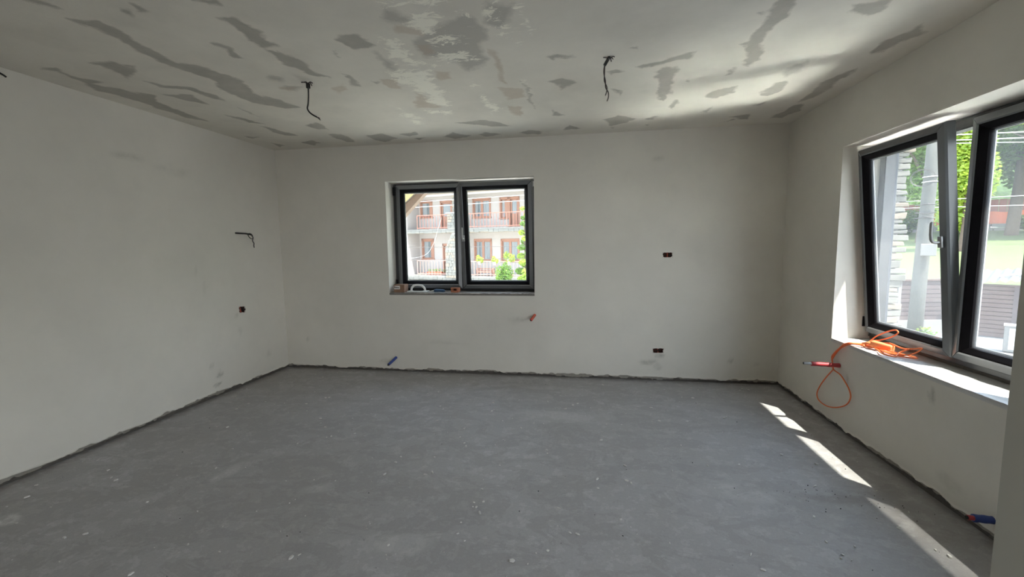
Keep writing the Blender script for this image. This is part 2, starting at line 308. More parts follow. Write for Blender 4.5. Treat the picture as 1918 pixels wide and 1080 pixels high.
M['handle'] = simple('dull silver handle', (0.34, 0.34, 0.34), 0.38, 0.08, 30, metal=0.5)
def glass_mat(dust):
    t = NT('window glass dust %d' % int(dust * 1000)); t.t.nodes.remove(t.bsdf)
    tr = t.n('ShaderNodeBsdfTransparent'); tr.inputs[0].default_value = (0.95, 0.97, 0.96, 1)
    gl = t.n('ShaderNodeBsdfGlossy'); gl.inputs['Roughness'].default_value = 0.02; gl.inputs[0].default_value = (0.9, 0.92, 0.95, 1)
    df = t.n('ShaderNodeBsdfDiffuse'); df.inputs[0].default_value = (0.75, 0.77, 0.8, 1)
    tl = t.n('ShaderNodeBsdfTranslucent'); tl.inputs[0].default_value = (0.8, 0.82, 0.85, 1)
    fr = t.n('ShaderNodeLayerWeight'); fr.inputs[0].default_value = 0.5; fz = t.math('ADD', 0.02, t.math('MULTIPLY', t.math('POWER', fr.outputs['Facing'], 5.0), 0.9))
    ad = t.n('ShaderNodeMixShader'); ad.inputs[0].default_value = 0.75; t.l(df.outputs[0], ad.inputs[1]); t.l(tl.outputs[0], ad.inputs[2])
    m1 = t.n('ShaderNodeMixShader'); t.l(fz, m1.inputs[0]); t.l(tr.outputs[0], m1.inputs[1]); t.l(gl.outputs[0], m1.inputs[2])
    m2 = t.n('ShaderNodeMixShader'); t.l(t.math('MULTIPLY', t.ramp(t.noise(3, 4, 0.6), 0.2, 0.8, (0.5, 0.5, 0.5, 1)), dust), m2.inputs[0])
    t.l(m1.outputs[0], m2.inputs[1]); t.l(ad.outputs[0], m2.inputs[2]); t.l(m2.outputs[0], t.out.inputs[0])
    return t.m
M['glass_clean'] = glass_mat(0.015); M['glass_dusty'] = glass_mat(0.065); M['glass_filmed'] = glass_mat(0.72)
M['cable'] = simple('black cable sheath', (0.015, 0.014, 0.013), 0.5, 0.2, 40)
M['cable_grey'] = simple('grey brown wire', (0.06, 0.05, 0.045), 0.5, 0.2, 40)
M['orange'] = simple('orange cable sheath', (0.85, 0.20, 0.06), 0.42, 0.06, 30)
M['orange_plug'] = simple('orange rubber plug', (0.9, 0.27, 0.10), 0.5, 0.08, 30)
M['pipe_red'] = simple('red insulated pipe', (0.46, 0.05, 0.06), 0.5, 0.12, 30)
M['pipe_orange'] = simple('orange red conduit', (0.62, 0.11, 0.06), 0.5, 0.15, 30)
M['pipe_blue'] = simple('blue insulated pipe', (0.03, 0.06, 0.24), 0.55, 0.15, 30)
M['pipe_grey'] = simple('grey pipe end', (0.45, 0.45, 0.45), 0.4, 0.1, 30)
M['hole'] = simple('dark brown box interior', (0.075, 0.022, 0.012), 0.8, 0.5, 60)
M['boxrim'] = simple('dark socket box plastic', (0.03, 0.02, 0.018), 0.6, 0.3, 60)
M['white'] = simple('white plastic', (0.75, 0.75, 0.72), 0.5, 0.05, 20)
M['card'] = simple('brown cardboard', (0.25, 0.15, 0.10), 0.85, 0.15, 25)
M['paper'] = simple('white paper label', (0.72, 0.70, 0.68), 0.8, 0.05, 20)
M['ink'] = simple('dark print', (0.03, 0.03, 0.03), 0.7, 0.1, 20)
M['tool_blue'] = simple('blue tool grip', (0.03, 0.08, 0.17), 0.5, 0.2, 20)
M['steel'] = simple('tool steel', (0.35, 0.33, 0.30), 0.4, 0.15, 30, metal=0.7)
M['terracotta'] = simple('terracotta lump', (0.42, 0.16, 0.09), 0.9, 0.25, 40, bump=0.4)
M['flake'] = simple('white plaster chip', (0.62, 0.61, 0.58), 0.9, 0.1, 30)
M['speck'] = simple('dark grit', (0.03, 0.03, 0.03), 0.9, 0.2, 30)
# ------------------------------------------------------------ room shell
XL, XR, YB, YR, H = -3.580, 1.965, 4.711, -2.2, 2.60   # left, right, back, rear, ceiling
BW = (-2.221, -0.529, 0.928, 2.191)      # back window opening x0 x1 z0 z1
RW = (1.255, 3.794, 0.687, 2.179)         # right window opening y0 y1 z0 z1
BOXES_BACK = [(0.808, 0.912, 1.312, 1.366), (0.730, 0.842, 0.298, 0.352)]
BOX_LEFT = (4.001, 4.096, 0.778, 0.850)

def ragged(u, seed):
    a = 0.036 + 0.05 * fbm(u * 2.2 + seed * 9.7, np.full_like(u, seed * 3.3), 4)
    q = fbm(u * 9.0 + seed, np.full_like(u, 5.5 + seed), 2); b = 0.022 * np.clip(np.round(q * 5) / 2.0, -0.5, 1)   # broken-off steps
    c = 0.016 * fbm(u * 45 + seed, np.full_like(u, 1.5 + seed), 2)
    return np.clip(a + b + c, 0.008, 0.085)
def sheet(us, zs, holes, to3, rag=None, blobs=None, edge=0.018):
    us = np.unique(np.round(np.concatenate([us] + [np.array(h[:2]) for h in holes]), 4))
    zs = np.unique(np.round(np.concatenate([zs] + [np.array(h[2:]) for h in holes]), 4))
    U, Z = np.meshgrid(us, zs, indexing='ij'); nu, nz = U.shape
    Zr = Z.copy()
    if rag is not None:
        rz = ragged(us, rag); k = np.clip(1 - Z / 0.2, 0, 1); Zr = Z + rz[:, None] * k
    V = to3(U.ravel(), Zr.ravel(), np.zeros(U.size)); idx = np.arange(U.size).reshape(nu, nz)
    uc = (us[:-1] + us[1:]) / 2; zc = (zs[:-1] + zs[1:]) / 2; keep = np.ones((nu - 1, nz - 1), bool)
    for h in holes:
        keep &= ~(((uc > h[0]) & (uc < h[1]))[:, None] & ((zc > h[2]) & (zc < h[3]))[None, :])
    F = np.stack([idx[:-1, :-1], idx[1:, :-1], idx[1:, 1:], idx[:-1, 1:]], -1)[keep]
    st = np.zeros(U.size)
    if blobs: st = blob_mask(U.ravel() + 0.035 * fbm(U.ravel() * 14, Zr.ravel() * 14), Zr.ravel() + 0.035 * fbm(U.ravel() * 9 + 30, Zr.ravel() * 9), blobs)
    if rag is not None:
        n0 = len(V); E = to3(us, Zr[:, 0], np.full(nu, -edge)); V = np.concatenate([V, E]); st = np.concatenate([st, np.zeros(nu)])
        a = idx[:-1, 0]; b = idx[1:, 0]; q = n0 + np.arange(nu)
        F = np.concatenate([F, np.stack([a, b, q[1:], q[:-1]], -1)])
    return V, F, st
def merge(parts):
    Vs, Fs, As = [], [], []; n = 0
    for V, F, A in parts:
        Vs.append(V); Fs.append(np.asarray(F) + n); As.append(A); n += len(V)
    return np.concatenate(Vs), np.concatenate(Fs), np.concatenate(As)
def reveal(h, to3, d0, d1, sides='lrbt'):
    u0, u1, z0, z1 = h; out = []
    q = {'l': ((u0, z0), (u0, z1)), 'r': ((u1, z0), (u1, z1)), 'b': ((u0, z0), (u1, z0)), 't': ((u0, z1), (u1, z1))}
    for s in sides:
        a, b = q[s]; n = 12; t = np.linspace(0, 1, n + 1)
        U = a[0] + (b[0] - a[0]) * t; Z = a[1] + (b[1] - a[1]) * t
        V = np.concatenate([to3(U, Z, np.full(n + 1, d0)), to3(U, Z, np.full(n + 1, d1))]); i = np.arange(n)
        out.append((V, np.stack([i, i + 1, i + n + 2, i + n + 1], -1), np.zeros(2 * n + 2)))
    return out
def wall(name, label, u0, u1, holes, small, to3, thick, rag=None, blobs=None, ztop=H + 0.55, pitch=0.025):
    us = np.arange(u0, u1 + 1e-6, pitch); us = np.append(us, u1)
    zs = np.concatenate([np.arange(0, 0.2, 0.025), np.arange(0.2, H, pitch * 1.6), [H, ztop]])
    parts = [sheet(us, zs, holes + small, to3, rag, blobs)]
    for h in holes: parts += reveal(h, to3, 0.0, -thick)
    for h in small: parts += reveal(h, to3, 0.0, -0.05)
    parts.append(sheet(np.array([u0 - 0.0, u1]), np.array([-1.6, ztop]), holes, lambda u, z, d: to3(u, z, d - thick)))
    V, F, A = merge(parts)
    o = np_obj(name, V, F, M['plaster'], attrs={'stain': A})
    if rag is not None:   # older undercoat showing below the broken edge of the finish coat
        uu = np.arange(u0, u1, 0.0125); lo = np.clip(ragged(uu, rag + 20) * 0.9 - 0.006, 0.003, 0.07)
        Vu = np.concatenate([to3(uu, lo, np.full_like(uu, -0.006)), to3(uu, np.full_like(uu, 0.15), np.full_like(uu, -0.006)), to3(uu, lo, np.full_like(uu, -0.018))]); n = len(uu); i = np.arange(n - 1)
        np_obj('undercoat', Vu, np.concatenate([np.stack([i, i + 1, i + n + 1, i + n], -1), np.stack([i, i + 1, i + 2 * n + 1, i + 2 * n], -1)]), M['undercoat'], o)
    o.data.materials.append(M['extwall'])
    nf = len(parts[-1][1]); mi = np.zeros(len(o.data.polygons), dtype=np.int32); mi[-nf:] = 1
    o.data.polygons.foreach_set('material_index', mi)
    return tag(o, label, 'wall', kind='structure')
left3 = lambda u, z, d: np.stack([XL + d, u, z], -1)
back3 = lambda u, z, d: np.stack([u, YB - d, z], -1)
right3 = lambda u, z, d: np.stack([XR - d, u, z], -1)
rear3 = lambda u, z, d: np.stack([u, YR + d, z], -1)

wall_left = wall('wall_left', 'grey white plastered left wall with smudges and one socket hole', YR, YB, [], [BOX_LEFT], left3, 0.3, 1,
    [(3.70, 0.21, 0.05, 0.035, 0.8), (3.66, 0.125, 0.06, 0.022, 0.7), (3.62, 0.32, 0.02, 0.02, 0.6), (4.04, 0.90, 0.012, 0.02, 0.6), (3.97, 0.76, 0.03, 0.03, 0.35),
     (4.0, 0.6, 0.04, 0.05, 0.25), (3.60, 1.08, 0.03, 0.05, 0.3), (3.52, 1.25, 0.02, 0.05, 0.3), (3.0, 2.2, 0.16, 0.03, 0.3), (3.4, 2.15, 0.2, 0.05, 0.18), (4.4, 0.25, 0.05, 0.05, 0.2)])
wall_back = wall('wall_back', 'grey plastered back wall around the small window', XL, XR, [BW], BOXES_BACK, back3, 0.33, 2,
    [(0.68, 0.20, 0.10, 0.035, 0.6), (0.78, 0.15, 0.05, 0.05, 0.35), (0.80, 0.28, 0.06, 0.015, 0.6), (-0.72, 0.63, 0.16, 0.03, 0.35), (1.52, 0.245, 0.03, 0.012, 0.8),
     (1.76, 0.21, 0.03, 0.03, 0.25), (0.75, 2.32, 0.08, 0.02, 0.25), (-3.3, 0.35, 0.03, 0.03, 0.3), (-1.55, 0.35, 0.3, 0.02, 0.15), (-2.28, 0.12, 0.12, 0.03, 0.3)])
wall_right = wall('wall_right', 'grey plastered right wall around the wide window', YR, YB, [RW, (-1.9, -0.9, 0.06, 2.2)], [], right3, 0.36, 3,
    [(2.755, 0.582, 0.022, 0.028, 0.95), (2.75, 0.555, 0.012, 0.012, 0.5), (3.66, 0.30, 0.02, 0.015, 0.9), (3.55, 0.43, 0.02, 0.04, 0.35), (2.6, 0.15, 0.1, 0.05, 0.2)])
# partition between this room and the space the viewer stands in: only its end shows, at the right edge
bm = bmesh.new(); box(bm, 1.000, XR + 0.01, 0.93, 1.186, 0, H + 0.01); bmesh.ops.bevel(bm, geom=[e for e in bm.edges if abs(e.verts[0].co.z - e.verts[1].co.z) > 1], offset=0.006, segments=2, affect='EDGES')
wall_near = tag(bm_obj('wall_near', bm, M['plaster_shade']), 'plain plastered end of the near partition at the right edge', 'wall', kind='structure')
wall_rear = wall('wall_rear', 'plastered rear wall with a terrace opening behind the viewer', XL, XR, [(0.2, 1.9, 0.0, 2.1)], [], rear3, 0.3, None, None, pitch=0.1)

# bare strip behind the ragged plaster foot
def strip(name, label, x0, x1, y0, y1):
    bm = bmesh.new(); box(bm, x0, x1, y0, y1, -0.02, 0.16); o = bm_obj(name, bm, M['gap']); return tag(o, label, 'baseboard', kind='structure')
strip('baseboard_left', 'dark bare strip under the ragged foot of the left wall', XL - 0.05, XL - 0.014, YR, YB + 0.05)
strip('baseboard_back', 'dark bare strip under the ragged foot of the back wall', XL - 0.05, XR + 0.05, YB + 0.014, YB + 0.05)
strip('baseboard_right', 'dark bare strip under the ragged foot of the right wall', XR + 0.014, XR + 0.05, YR, YB + 0.05)

# floor
fx = np.concatenate([np.arange(XL - 0.06, XR + 0.06, 0.03)]); fy = np.concatenate([[YR - 0.3], np.arange(-1.8, 1.2, 0.3), np.arange(1.25, YB + 0.06, 0.02)])
X, Y = np.meshgrid(fx, fy, indexing='ij'); idx = np.arange(X.size).reshape(X.shape)
F = np.stack([idx[:-1, :-1], idx[1:, :-1], idx[1:, 1:], idx[:-1, 1:]], -1).reshape(-1, 4)
xr, yr = X.ravel(), Y.ravel(); wx = xr + 0.1 * fbm(xr * 6, yr * 6); wy = yr + 0.1 * fbm(xr * 6 + 20, yr * 6)
pale = blob_mask(wx, wy, [(-2.30, 2.37, 0.05, 0.12, 0.5), (-3.1, 1.76, 0.08, 0.05, 0.8), (-1.6, 2.3, 0.10, 0.06, 0.3), (-0.9, 1.9, 0.2, 0.08, 0.3), (0.9, 2.6, 0.3, 0.1, 0.25), (-0.2, 3.6, 0.5, 0.15, 0.25)])
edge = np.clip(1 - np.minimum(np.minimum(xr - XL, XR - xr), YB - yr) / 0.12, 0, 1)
floor_dark = np.maximum(0.75 * edge, blob_mask(wx, wy, [(1.45, 2.62, 0.25, 0.06, 0.5), (1.75, 3.1, 0.15, 0.7, 0.35), (1.75, 2.45, 0.15, 0.25, 0.45)]))  # colour darkened along the walls, near the right wall and around the grit
Zf = 0.004 * fbm(xr * 1.5, yr * 1.5) - 0.001
floor = np_obj('floor', np.stack([xr, yr, Zf], -1), F, M['floor'], smooth=True, attrs={'pale': pale, 'floor_dark': floor_dark})
tag(floor, 'rough grey concrete screed floor with trowel marks and dust', 'floor', kind='structure')
bm = bmesh.new(); box(bm, XL - 0.3, 2.325, YR - 0.3, YB + 0.33, -0.4, -0.02); bm_obj('slab', bm, M['extwall'], floor)

# ceiling with its repair patches
cx = np.arange(XL - 0.02, XR + 0.02, 0.012); cy = np.concatenate([np.arange(YR - 0.1, 1.5, 0.2), np.arange(1.5, YB + 0.02, 0.012)])
X, Y = np.meshgrid(cx, cy, indexing='ij'); idx = np.arange(X.size).reshape(X.shape)
F = np.stack([idx[:-1, :-1], idx[:-1, 1:], idx[1:, 1:], idx[1:, :-1]], -1).reshape(-1, 4)
xr, yr = X.ravel(), Y.ravel()
wx = xr + 0.11 * fbm(xr * 7, yr * 7) + 0.03 * fbm(xr * 30, yr * 30, 2); wy = yr + 0.11 * fbm(xr * 7 + 40, yr * 7) + 0.03 * fbm(xr * 30 + 9, yr * 30, 2)
at = {'dark': poly_mask(wx, wy, DARK, 0.025), 'mid': poly_mask(wx, wy, MID, 0.04), 'white': poly_mask(wx, wy, WHITE, 0.07), 'brown': poly_mask(wx, wy, BROWN, 0.03)}
ceiling = np_obj('ceiling', np.stack([xr, yr, np.full_like(xr, H) + 0.006 * fbm(xr * 1.3, yr * 1.3)], -1), F, M['ceiling'], smooth=True, attrs=at)
tag(ceiling, 'patchy skim coated ceiling with grey filler stains', 'ceiling', kind='structure')
# roof slab with its eave over the windows
bm = bmesh.new(); box(bm, XL - 0.6, 2.80, YR - 0.5, YB + 0.9, 3.16, 3.32)
tag(bm_obj('roof', bm, M['extwall']), 'roof slab and eave of this house over the windows', 'roof', kind='structure')

# sills: rough mortar beds
def sill(name, label, fn, u0, u1, d0, d1, z, amp, mat='sill'):
    us = np.linspace(u0, u1, 90); ds = np.linspace(d0, d1, 10)
    U, D = np.meshgrid(us, ds, indexing='ij'); n = fbm(U * 12, D * 12, 4)
    lip = np.clip(1 - (D - d0) / 0.02, 0, 1)
    Z = z + amp * n - lip * (0.004 + amp * 1.5 * np.abs(fbm(U * 25, D * 0 + 3, 3)))
    V = fn(U.ravel(), Z.ravel(), -D.ravel()); idx = np.arange(U.size).reshape(U.shape)
    F = np.stack([idx[:-1, :-1], idx[1:, :-1], idx[1:, 1:], idx[:-1, 1:]], -1).reshape(-1, 4)
    W = fn(us, np.full_like(us, z - 0.03), np.full_like(us, -d0)); n0 = len(V); V = np.concatenate([V, W]); q = n0 + np.arange(len(us))
    F = np.concatenate([F, np.stack([idx[:-1, 0], idx[1:, 0], q[1:], q[:-1]], -1)])
    return tag(np_obj(name, V, F, M[mat], smooth=True), label, 'window sill', kind='structure')
sill('trim_1', 'rough mortar sill under the back window', back3, BW[0], BW[1], -0.001, 0.28, BW[2] + 0.004, 0.010, 'sill_dark')
sill('trim_2', 'sunlit dusty mortar sill under the wide right window', right3, RW[0], RW[1], -0.001, 0.30, RW[2] + 0.004, 0.010)

# ------------------------------------------------------------ windows
def ring_side(bm, to3, rect, prof, side, gap=0.0015):
    """one mitred bar: prof = [(inset, depth)...] swept along one side of the rectangle (u0,u1,z0,z1)"""
    u0, u1, z0, z1 = rect; A, B = [], []
    for w, d in prof:
        if side == 'b': a, b = (u0 + w + gap, z0 + w), (u1 - w - gap, z0 + w)
        if side == 't': a, b = (u0 + w + gap, z1 - w), (u1 - w - gap, z1 - w)
        if side == 'l': a, b = (u0 + w, z0 + w + gap), (u0 + w, z1 - w - gap)
        if side == 'r': a, b = (u1 - w, z0 + w + gap), (u1 - w, z1 - w - gap)
        A.append(bm.verts.new(to3(a[0], a[1], d))); B.append(bm.verts.new(to3(b[0], b[1], d)))
    n = len(prof)
    for k in range(n): bm.faces.new((A[k], A[(k + 1) % n], B[(k + 1) % n], B[k]))
    bm.faces.new(A[::-1]); bm.faces.new(B)
FRAME_P = [(0, -0.07), (0.066, -0.07), (0.066, -0.004), (0.058, 0.0), (0.004, 0.0), (0, -0.004)]
SASH_P = [(0, -0.02), (0, 0.024), (0.006, 0.036), (0.042, 0.046), (0.050, 0.041), (0.050, -0.02)]
BEAD_P = [(0.049, -0.02), (0.049, 0.040), (0.058, 0.036), (0.083, 0.012), (0.085, 0.004), (0.085, -0.02)]
def make_window(name, label, fn, rect, sashes, frame_rect):
    base = lambda u, z, d: Vector(fn(u, z, d))
    w = thing(name, label, 'window', base((rect[0] + rect[1]) / 2, rect[2], -0.03), kind='structure')
    fr = None
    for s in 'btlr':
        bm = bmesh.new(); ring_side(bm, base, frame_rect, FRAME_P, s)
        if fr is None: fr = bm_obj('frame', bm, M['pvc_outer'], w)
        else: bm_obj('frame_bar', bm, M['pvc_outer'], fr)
    for rc, tilt, handle, glass in sashes:
        ht = rc[3] - rc[2]; a = math.asin(tilt / ht); zc = rc[2]
        def to(u, z, d, a=a, zc=zc):
            dd = d * math.cos(a) + (z - zc) * math.sin(a); zz = zc + (z - zc) * math.cos(a) - d * math.sin(a)
            return base(u, zz, dd)
        bm = bmesh.new()
        for s in 'btlr': ring_side(bm, to, rc, BEAD_P, s, 0.0)
        sash = bm_obj('sash', bm, M['gasket'], w)
        bm = bmesh.new(); core = [(0.003, -0.018), (0.003, 0.022), (0.048, 0.036), (0.048, -0.018)]
        for s in 'btlr': ring_side(bm, to, rc, core, s, 0.0)
        bm_obj('sash_core', bm, M['gasket'], sash)
        for s in 'bt':
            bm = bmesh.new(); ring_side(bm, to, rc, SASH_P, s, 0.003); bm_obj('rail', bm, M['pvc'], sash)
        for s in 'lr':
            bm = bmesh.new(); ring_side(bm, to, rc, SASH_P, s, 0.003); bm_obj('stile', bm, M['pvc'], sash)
        g = 0.080; bm = bmesh.new()
        v = [bm.verts.new(to(*p)) for p in ((rc[0] + g, rc[2] + g, 0.0), (rc[1] - g, rc[2] + g, 0.0), (rc[1] - g, rc[3] - g, 0.0), (rc[0] + g, rc[3] - g, 0.0))]
        v2 = [bm.verts.new(to(*p)) for p in ((rc[0] + g, rc[2] + g, -0.004), (rc[1] - g, rc[2] + g, -0.004), (rc[1] - g, rc[3] - g, -0.004), (rc[0] + g, rc[3] - g, -0.004))]
        bm.faces.new(v); bm.faces.new(v2[::-1])
        for k in range(4): bm.faces.new((v[k], v2[k], v2[(k + 1) % 4], v[(k + 1) % 4]))
        bm_obj('glass_pane', bm, glass, sash)
        bm = bmesh.new()   # dark warm-edge spacer between the panes
        for s in 'btlr': ring_side(bm, to, rc, [(0.084, -0.012), (0.095, -0.012), (0.095, -0.018), (0.084, -0.018)], s, 0.0)
        bm_obj('spacer', bm, M['handle'], sash)
        if handle:
            hu, hz, sg = handle
            bm = bmesh.new(); c = to(hu, hz, 0.048)
            eu = (to(hu + 1, hz, 0.048) - c).normalized(); ez = (to(hu, hz + 1, 0.048) - c).normalized(); ed = (to(hu, hz, 1.048) - c).normalized()
            obox(bm, c + ed * 0.003, eu * 0.015, ez * 0.034, ed * 0.006); bevel(bm, 0.003, 2)
            pts = smooth_path([c, c + ed * 0.030, c + ed * 0.046 + ez * 0.012, c + ed * 0.050 + ez * 0.040, c + ed * 0.048 + ez * 0.085, c + ed * 0.043 + ez * 0.125], 5)
            tube(bm, pts, [0.009] * (len(pts) - 2) + [0.008, 0.005], 10)
            bm_obj('handle', bm, M['handle'], sash, smooth=True)
    return w
bk = lambda u, z, d: (u, 4.912 - d, z)
win1 = make_window('window_1', 'small dark framed back window, its right sash tilted open', bk, BW,
    [((-2.172, -1.388, 0.964, 2.168), 0.0, None, M['glass_clean']), ((-1.386, -0.553, 0.964, 2.170), 0.12, (-1.345, 1.55, 1), M['glass_clean'])], (BW[0] + 0.002, BW[1] - 0.002, BW[2] + 0.024, BW[3] - 0.002))
rt = lambda u, z, d: (2.222 - d, u, z)
win2 = make_window('window_2', 'wide dark framed right window, its left sash tilted inwards', rt, RW,
    [((2.957, 3.770, 0.752, 2.150), 0.135, (2.99, 1.455, 1), M['glass_dusty']), ((2.135, 2.952, 0.752, 2.150), 0.0, None, M['glass_dusty']), ((1.285, 2.130, 0.752, 2.150), 0.0, None, M['glass_filmed'])], (RW[0] + 0.002, RW[1] - 0.002, RW[2] + 0.026, RW[3] - 0.002))
bm = bmesh.new(); box(bm, BW[0] + .003, BW[1] - .003, 4.925, 4.975, BW[2], BW[2] + 0.03); bm_obj('sill_joint', bm, M['speck'], win1)
bm = bmesh.new(); box(bm, 2.235, 2.285, RW[0] + .003, RW[1] - .003, RW[2], RW[2] + 0.03); bm_obj('sill_joint', bm, M['gap'], win2)
def hinge(parent, c, ex, ez, ed, mat):
    bm = bmesh.new(); c = Vector(c); obox(bm, c, Vector(ex) * 0.006, Vector(ez) * 0.03, Vector(ed) * 0.012)
    tube(bm, [c + Vector(ed) * 0.012 - Vector(ez) * 0.03, c + Vector(ed) * 0.012 + Vector(ez) * 0.03], 0.007, 8); bm_obj('hinge', bm, mat, parent)
hinge(win1, (-2.196, 4.878, 2.10), (1, 0, 0), (0, 0, 1.6), (0, -1, 0), M['gasket']); hinge(win1, (-0.543, 4.862, 2.13), (1, 0, 0), (0, 0, 0.9), (0, -1, 0), M['white'])
hinge(win1, (-2.196, 4.878, 1.03), (1, 0, 0), (0, 0, 1.3), (0, -1, 0), M['gasket'])
bm = bmesh.new(); box(bm, 2.295, 2.33, 3.755, 3.793, 0.70, 2.17); bevel(bm, 0.006); bm_obj('outer_guide', bm, M['guide'], win2)
hinge(win2, (2.19, 3.782, 0.83), (0, 1, 0), (0, 0, 1.3), (-1, 0, 0), M['gasket'])
# ------------------------------------------------------------ fittings in the room
def socket_box(name, label, fn, h, seed):
    u0, u1, z0, z1 = h; rng = random.Random(seed)
    t = thing(name, label, 'socket hole', Vector(fn((u0 + u1) / 2, (z0 + z1) / 2, -0.02)), group='empty socket holes in the plaster')
    base = lambda u, z, d: Vector(fn(u, z, d))
    bm = bmesh.new()   # box body: back plate, walls
    for a in ((u0, u1, z0, z0 + 0.004, -0.05, -0.004), (u0, u1, z1 - 0.004, z1, -0.05, -0.004), (u0, u0 + 0.004, z0, z1, -0.05, -0.004), (u1 - 0.004, u1, z0, z1, -0.05, -0.004), (u0, u1, z0, z1, -0.05, -0.044)):
        p = base(a[0], a[2], a[4]); q = base(a[1], a[3], a[5])
        box(bm, min(p.x, q.x), max(p.x, q.x), min(p.y, q.y), max(p.y, q.y), min(p.z, q.z), max(p.z, q.z))
    bm_obj('box_shell', bm, M['hole'], t)
    bm = bmesh.new(); uc = (u0 + u1) / 2   # middle web between the two modules
    for k in (-1, 1):
        pts = [base(uc + k * 0.003 + rng.uniform(-.002, .002), z0 + (z1 - z0) * q, -0.020 - 0.01 * q) for q in (0.05, 0.4, 0.7, 0.95)]
        tube(bm, pts, 0.002, 6)
    bm_obj('module_web', bm, M['pipe_orange'], t)
    for k in range(3):
        bm = bmesh.new(); a = rng.uniform(0.15, 0.85); pts = [base(u0 + (u1 - u0) * (a + rng.uniform(-.2, .2)), z0 + (z1 - z0) * rng.uniform(.2, .8), -0.04 + 0.012 * q) for q in range(4)]
        tube(bm, smooth_path(pts, 4), 0.0025, 6); bm_obj('wire', bm, M['cable'], t)
    # broken plaster lip round the hole
    bm = bmesh.new(); n = 20; inner, outer = [], []
    for k in range(n):
        a = 2 * math.pi * k / n; c, s = math.cos(a), math.sin(a); q = 1 / max(abs(c), abs(s))
        du, dz = (u1 - u0) / 2, (z1 - z0) / 2; g = rng.uniform(0.80, 1.0)
        inner.append(bm.verts.new(base(uc + du * q * c * g, (z0 + z1) / 2 + dz * q * s * g, 0.001)))
        g2 = rng.uniform(1.04, 1.10); outer.append(bm.verts.new(base(uc + du * q * c * g2, (z0 + z1) / 2 + dz * q * s * g2, 0.0006)))
    back = [bm.verts.new(v.co + (base(0, 0, -0.012) - base(0, 0, 0.0))) for v in inner]
    for k in range(n):
        j = (k + 1) % n
        bm.faces.new((inner[k], inner[j], outer[j], outer[k])); bm.faces.new((inner[k], back[k], back[j], inner[j]))
    bm_obj('plaster_lip', bm, M['plaster'], t)
    return t
bfn = lambda u, z, d: (u, YB - d, z)
lfn = lambda u, z, d: (XL + d, u, z)
socket_box('socket_box', 'upper empty socket hole on the back wall, right of the window', bfn, BOXES_BACK[0], 1)
socket_box('socket_box', 'lower empty socket hole on the back wall near the floor', bfn, BOXES_BACK[1], 2)
socket_box('socket_box', 'empty socket hole in the left wall below the dangling cable', lfn, BOX_LEFT, 3)

# cables hanging from the ceiling
t = thing('ceiling_cable', 'single black lamp cable curling down from the left ceiling hole', 'cable', (-1.877, 2.85, H), group='cables hanging from the ceiling')
bm = bmesh.new(); tube(bm, smooth_path([(-1.878, 2.85, 2.56), (-1.880, 2.85, 2.50), (-1.886, 2.85, 2.45), (-1.893, 2.85, 2.42), (-1.880, 2.85, 2.395), (-1.855, 2.85, 2.375), (-1.825, 2.85, 2.358)], 6), 0.005, 8); bm_obj('cord', bm, M['cable'], t)
bm = bmesh.new(); obox(bm, (-1.878, 2.85, 2.570), (0.011, 0, 0), (0, 0.011, 0), (0, 0, 0.018)); bevel(bm, 0.003); bm_obj('terminal_block', bm, M['cable'], t)
bm = bmesh.new()
for a in ((-0.05, 0, 0.0), (0.035, 0.0, -0.012), (0.022, 0.01, -0.025), (-0.02, -0.01, -0.004)):
    tube(bm, smooth_path([(-1.878, 2.85, 2.582), (-1.878 + a[0] * .5, 2.85 + a[1] * .5, 2.594), (-1.878 + a[0], 2.85 + a[1], 2.596 + a[2])], 4), 0.0035, 6)
bm_obj('wire_end', bm, M['cable_grey'], t)
bm = bmesh.new()
for dx in (0.0, 0.012):
    tube(bm, [(-1.825, 2.85, 2.358), (-1.812 + dx * .4, 2.85 + dx, 2.352 - dx), (-1.804 - dx, 2.85, 2.350 + dx * .6)], 0.003, 6)
bm_obj('bare_tip', bm, M['cable_grey'], t)
t = thing('ceiling_cable', 'black corrugated conduit stub with two thin wires hanging from the right ceiling hole', 'cable', (0.155, 2.846, H), group='cables hanging from the ceiling')
bm = bmesh.new(); pts = []; rad = []
for k in range(15):
    q = k / 14; pts.append(Vector((0.152 - 0.030 * q, 2.846, 2.600 - 0.050 * q))); rad.append(0.0105 if k % 2 else 0.0085)
tube(bm, pts, rad, 12); bm_obj('conduit', bm, M['cable'], t)
bm = bmesh.new(); tube(bm, smooth_path([(0.122, 2.846, 2.552), (0.118, 2.847, 2.51), (0.128, 2.846, 2.46), (0.130, 2.846, 2.42), (0.146, 2.846, 2.39), (0.147, 2.846, 2.36), (0.139, 2.846, 2.338)], 6), 0.0032, 6); bm_obj('wire', bm, M['cable_grey'], t)
bm = bmesh.new(); tube(bm, smooth_path([(0.124, 2.846, 2.552), (0.123, 2.844, 2.50), (0.122, 2.846, 2.46), (0.138, 2.846, 2.42), (0.136, 2.846, 2.395), (0.129, 2.846, 2.372)], 6), 0.0032, 6); bm_obj('wire', bm, M['cable_grey'], t)
bm = bmesh.new()
for a in ((-0.04, 0.0, 0.0), (0.02, 0.008, -0.012), (0.028, -0.01, -0.006), (0.01, 0.02, -0.02)):
    tube(bm, smooth_path([(0.154, 2.846, 2.588), (0.154 + a[0] * .6, 2.846 + a[1], 2.595), (0.154 + a[0], 2.846 + a[1], 2.597 + a[2])], 4), 0.003, 6)
bm_obj('wire_end', bm, M['cable_grey'], t)

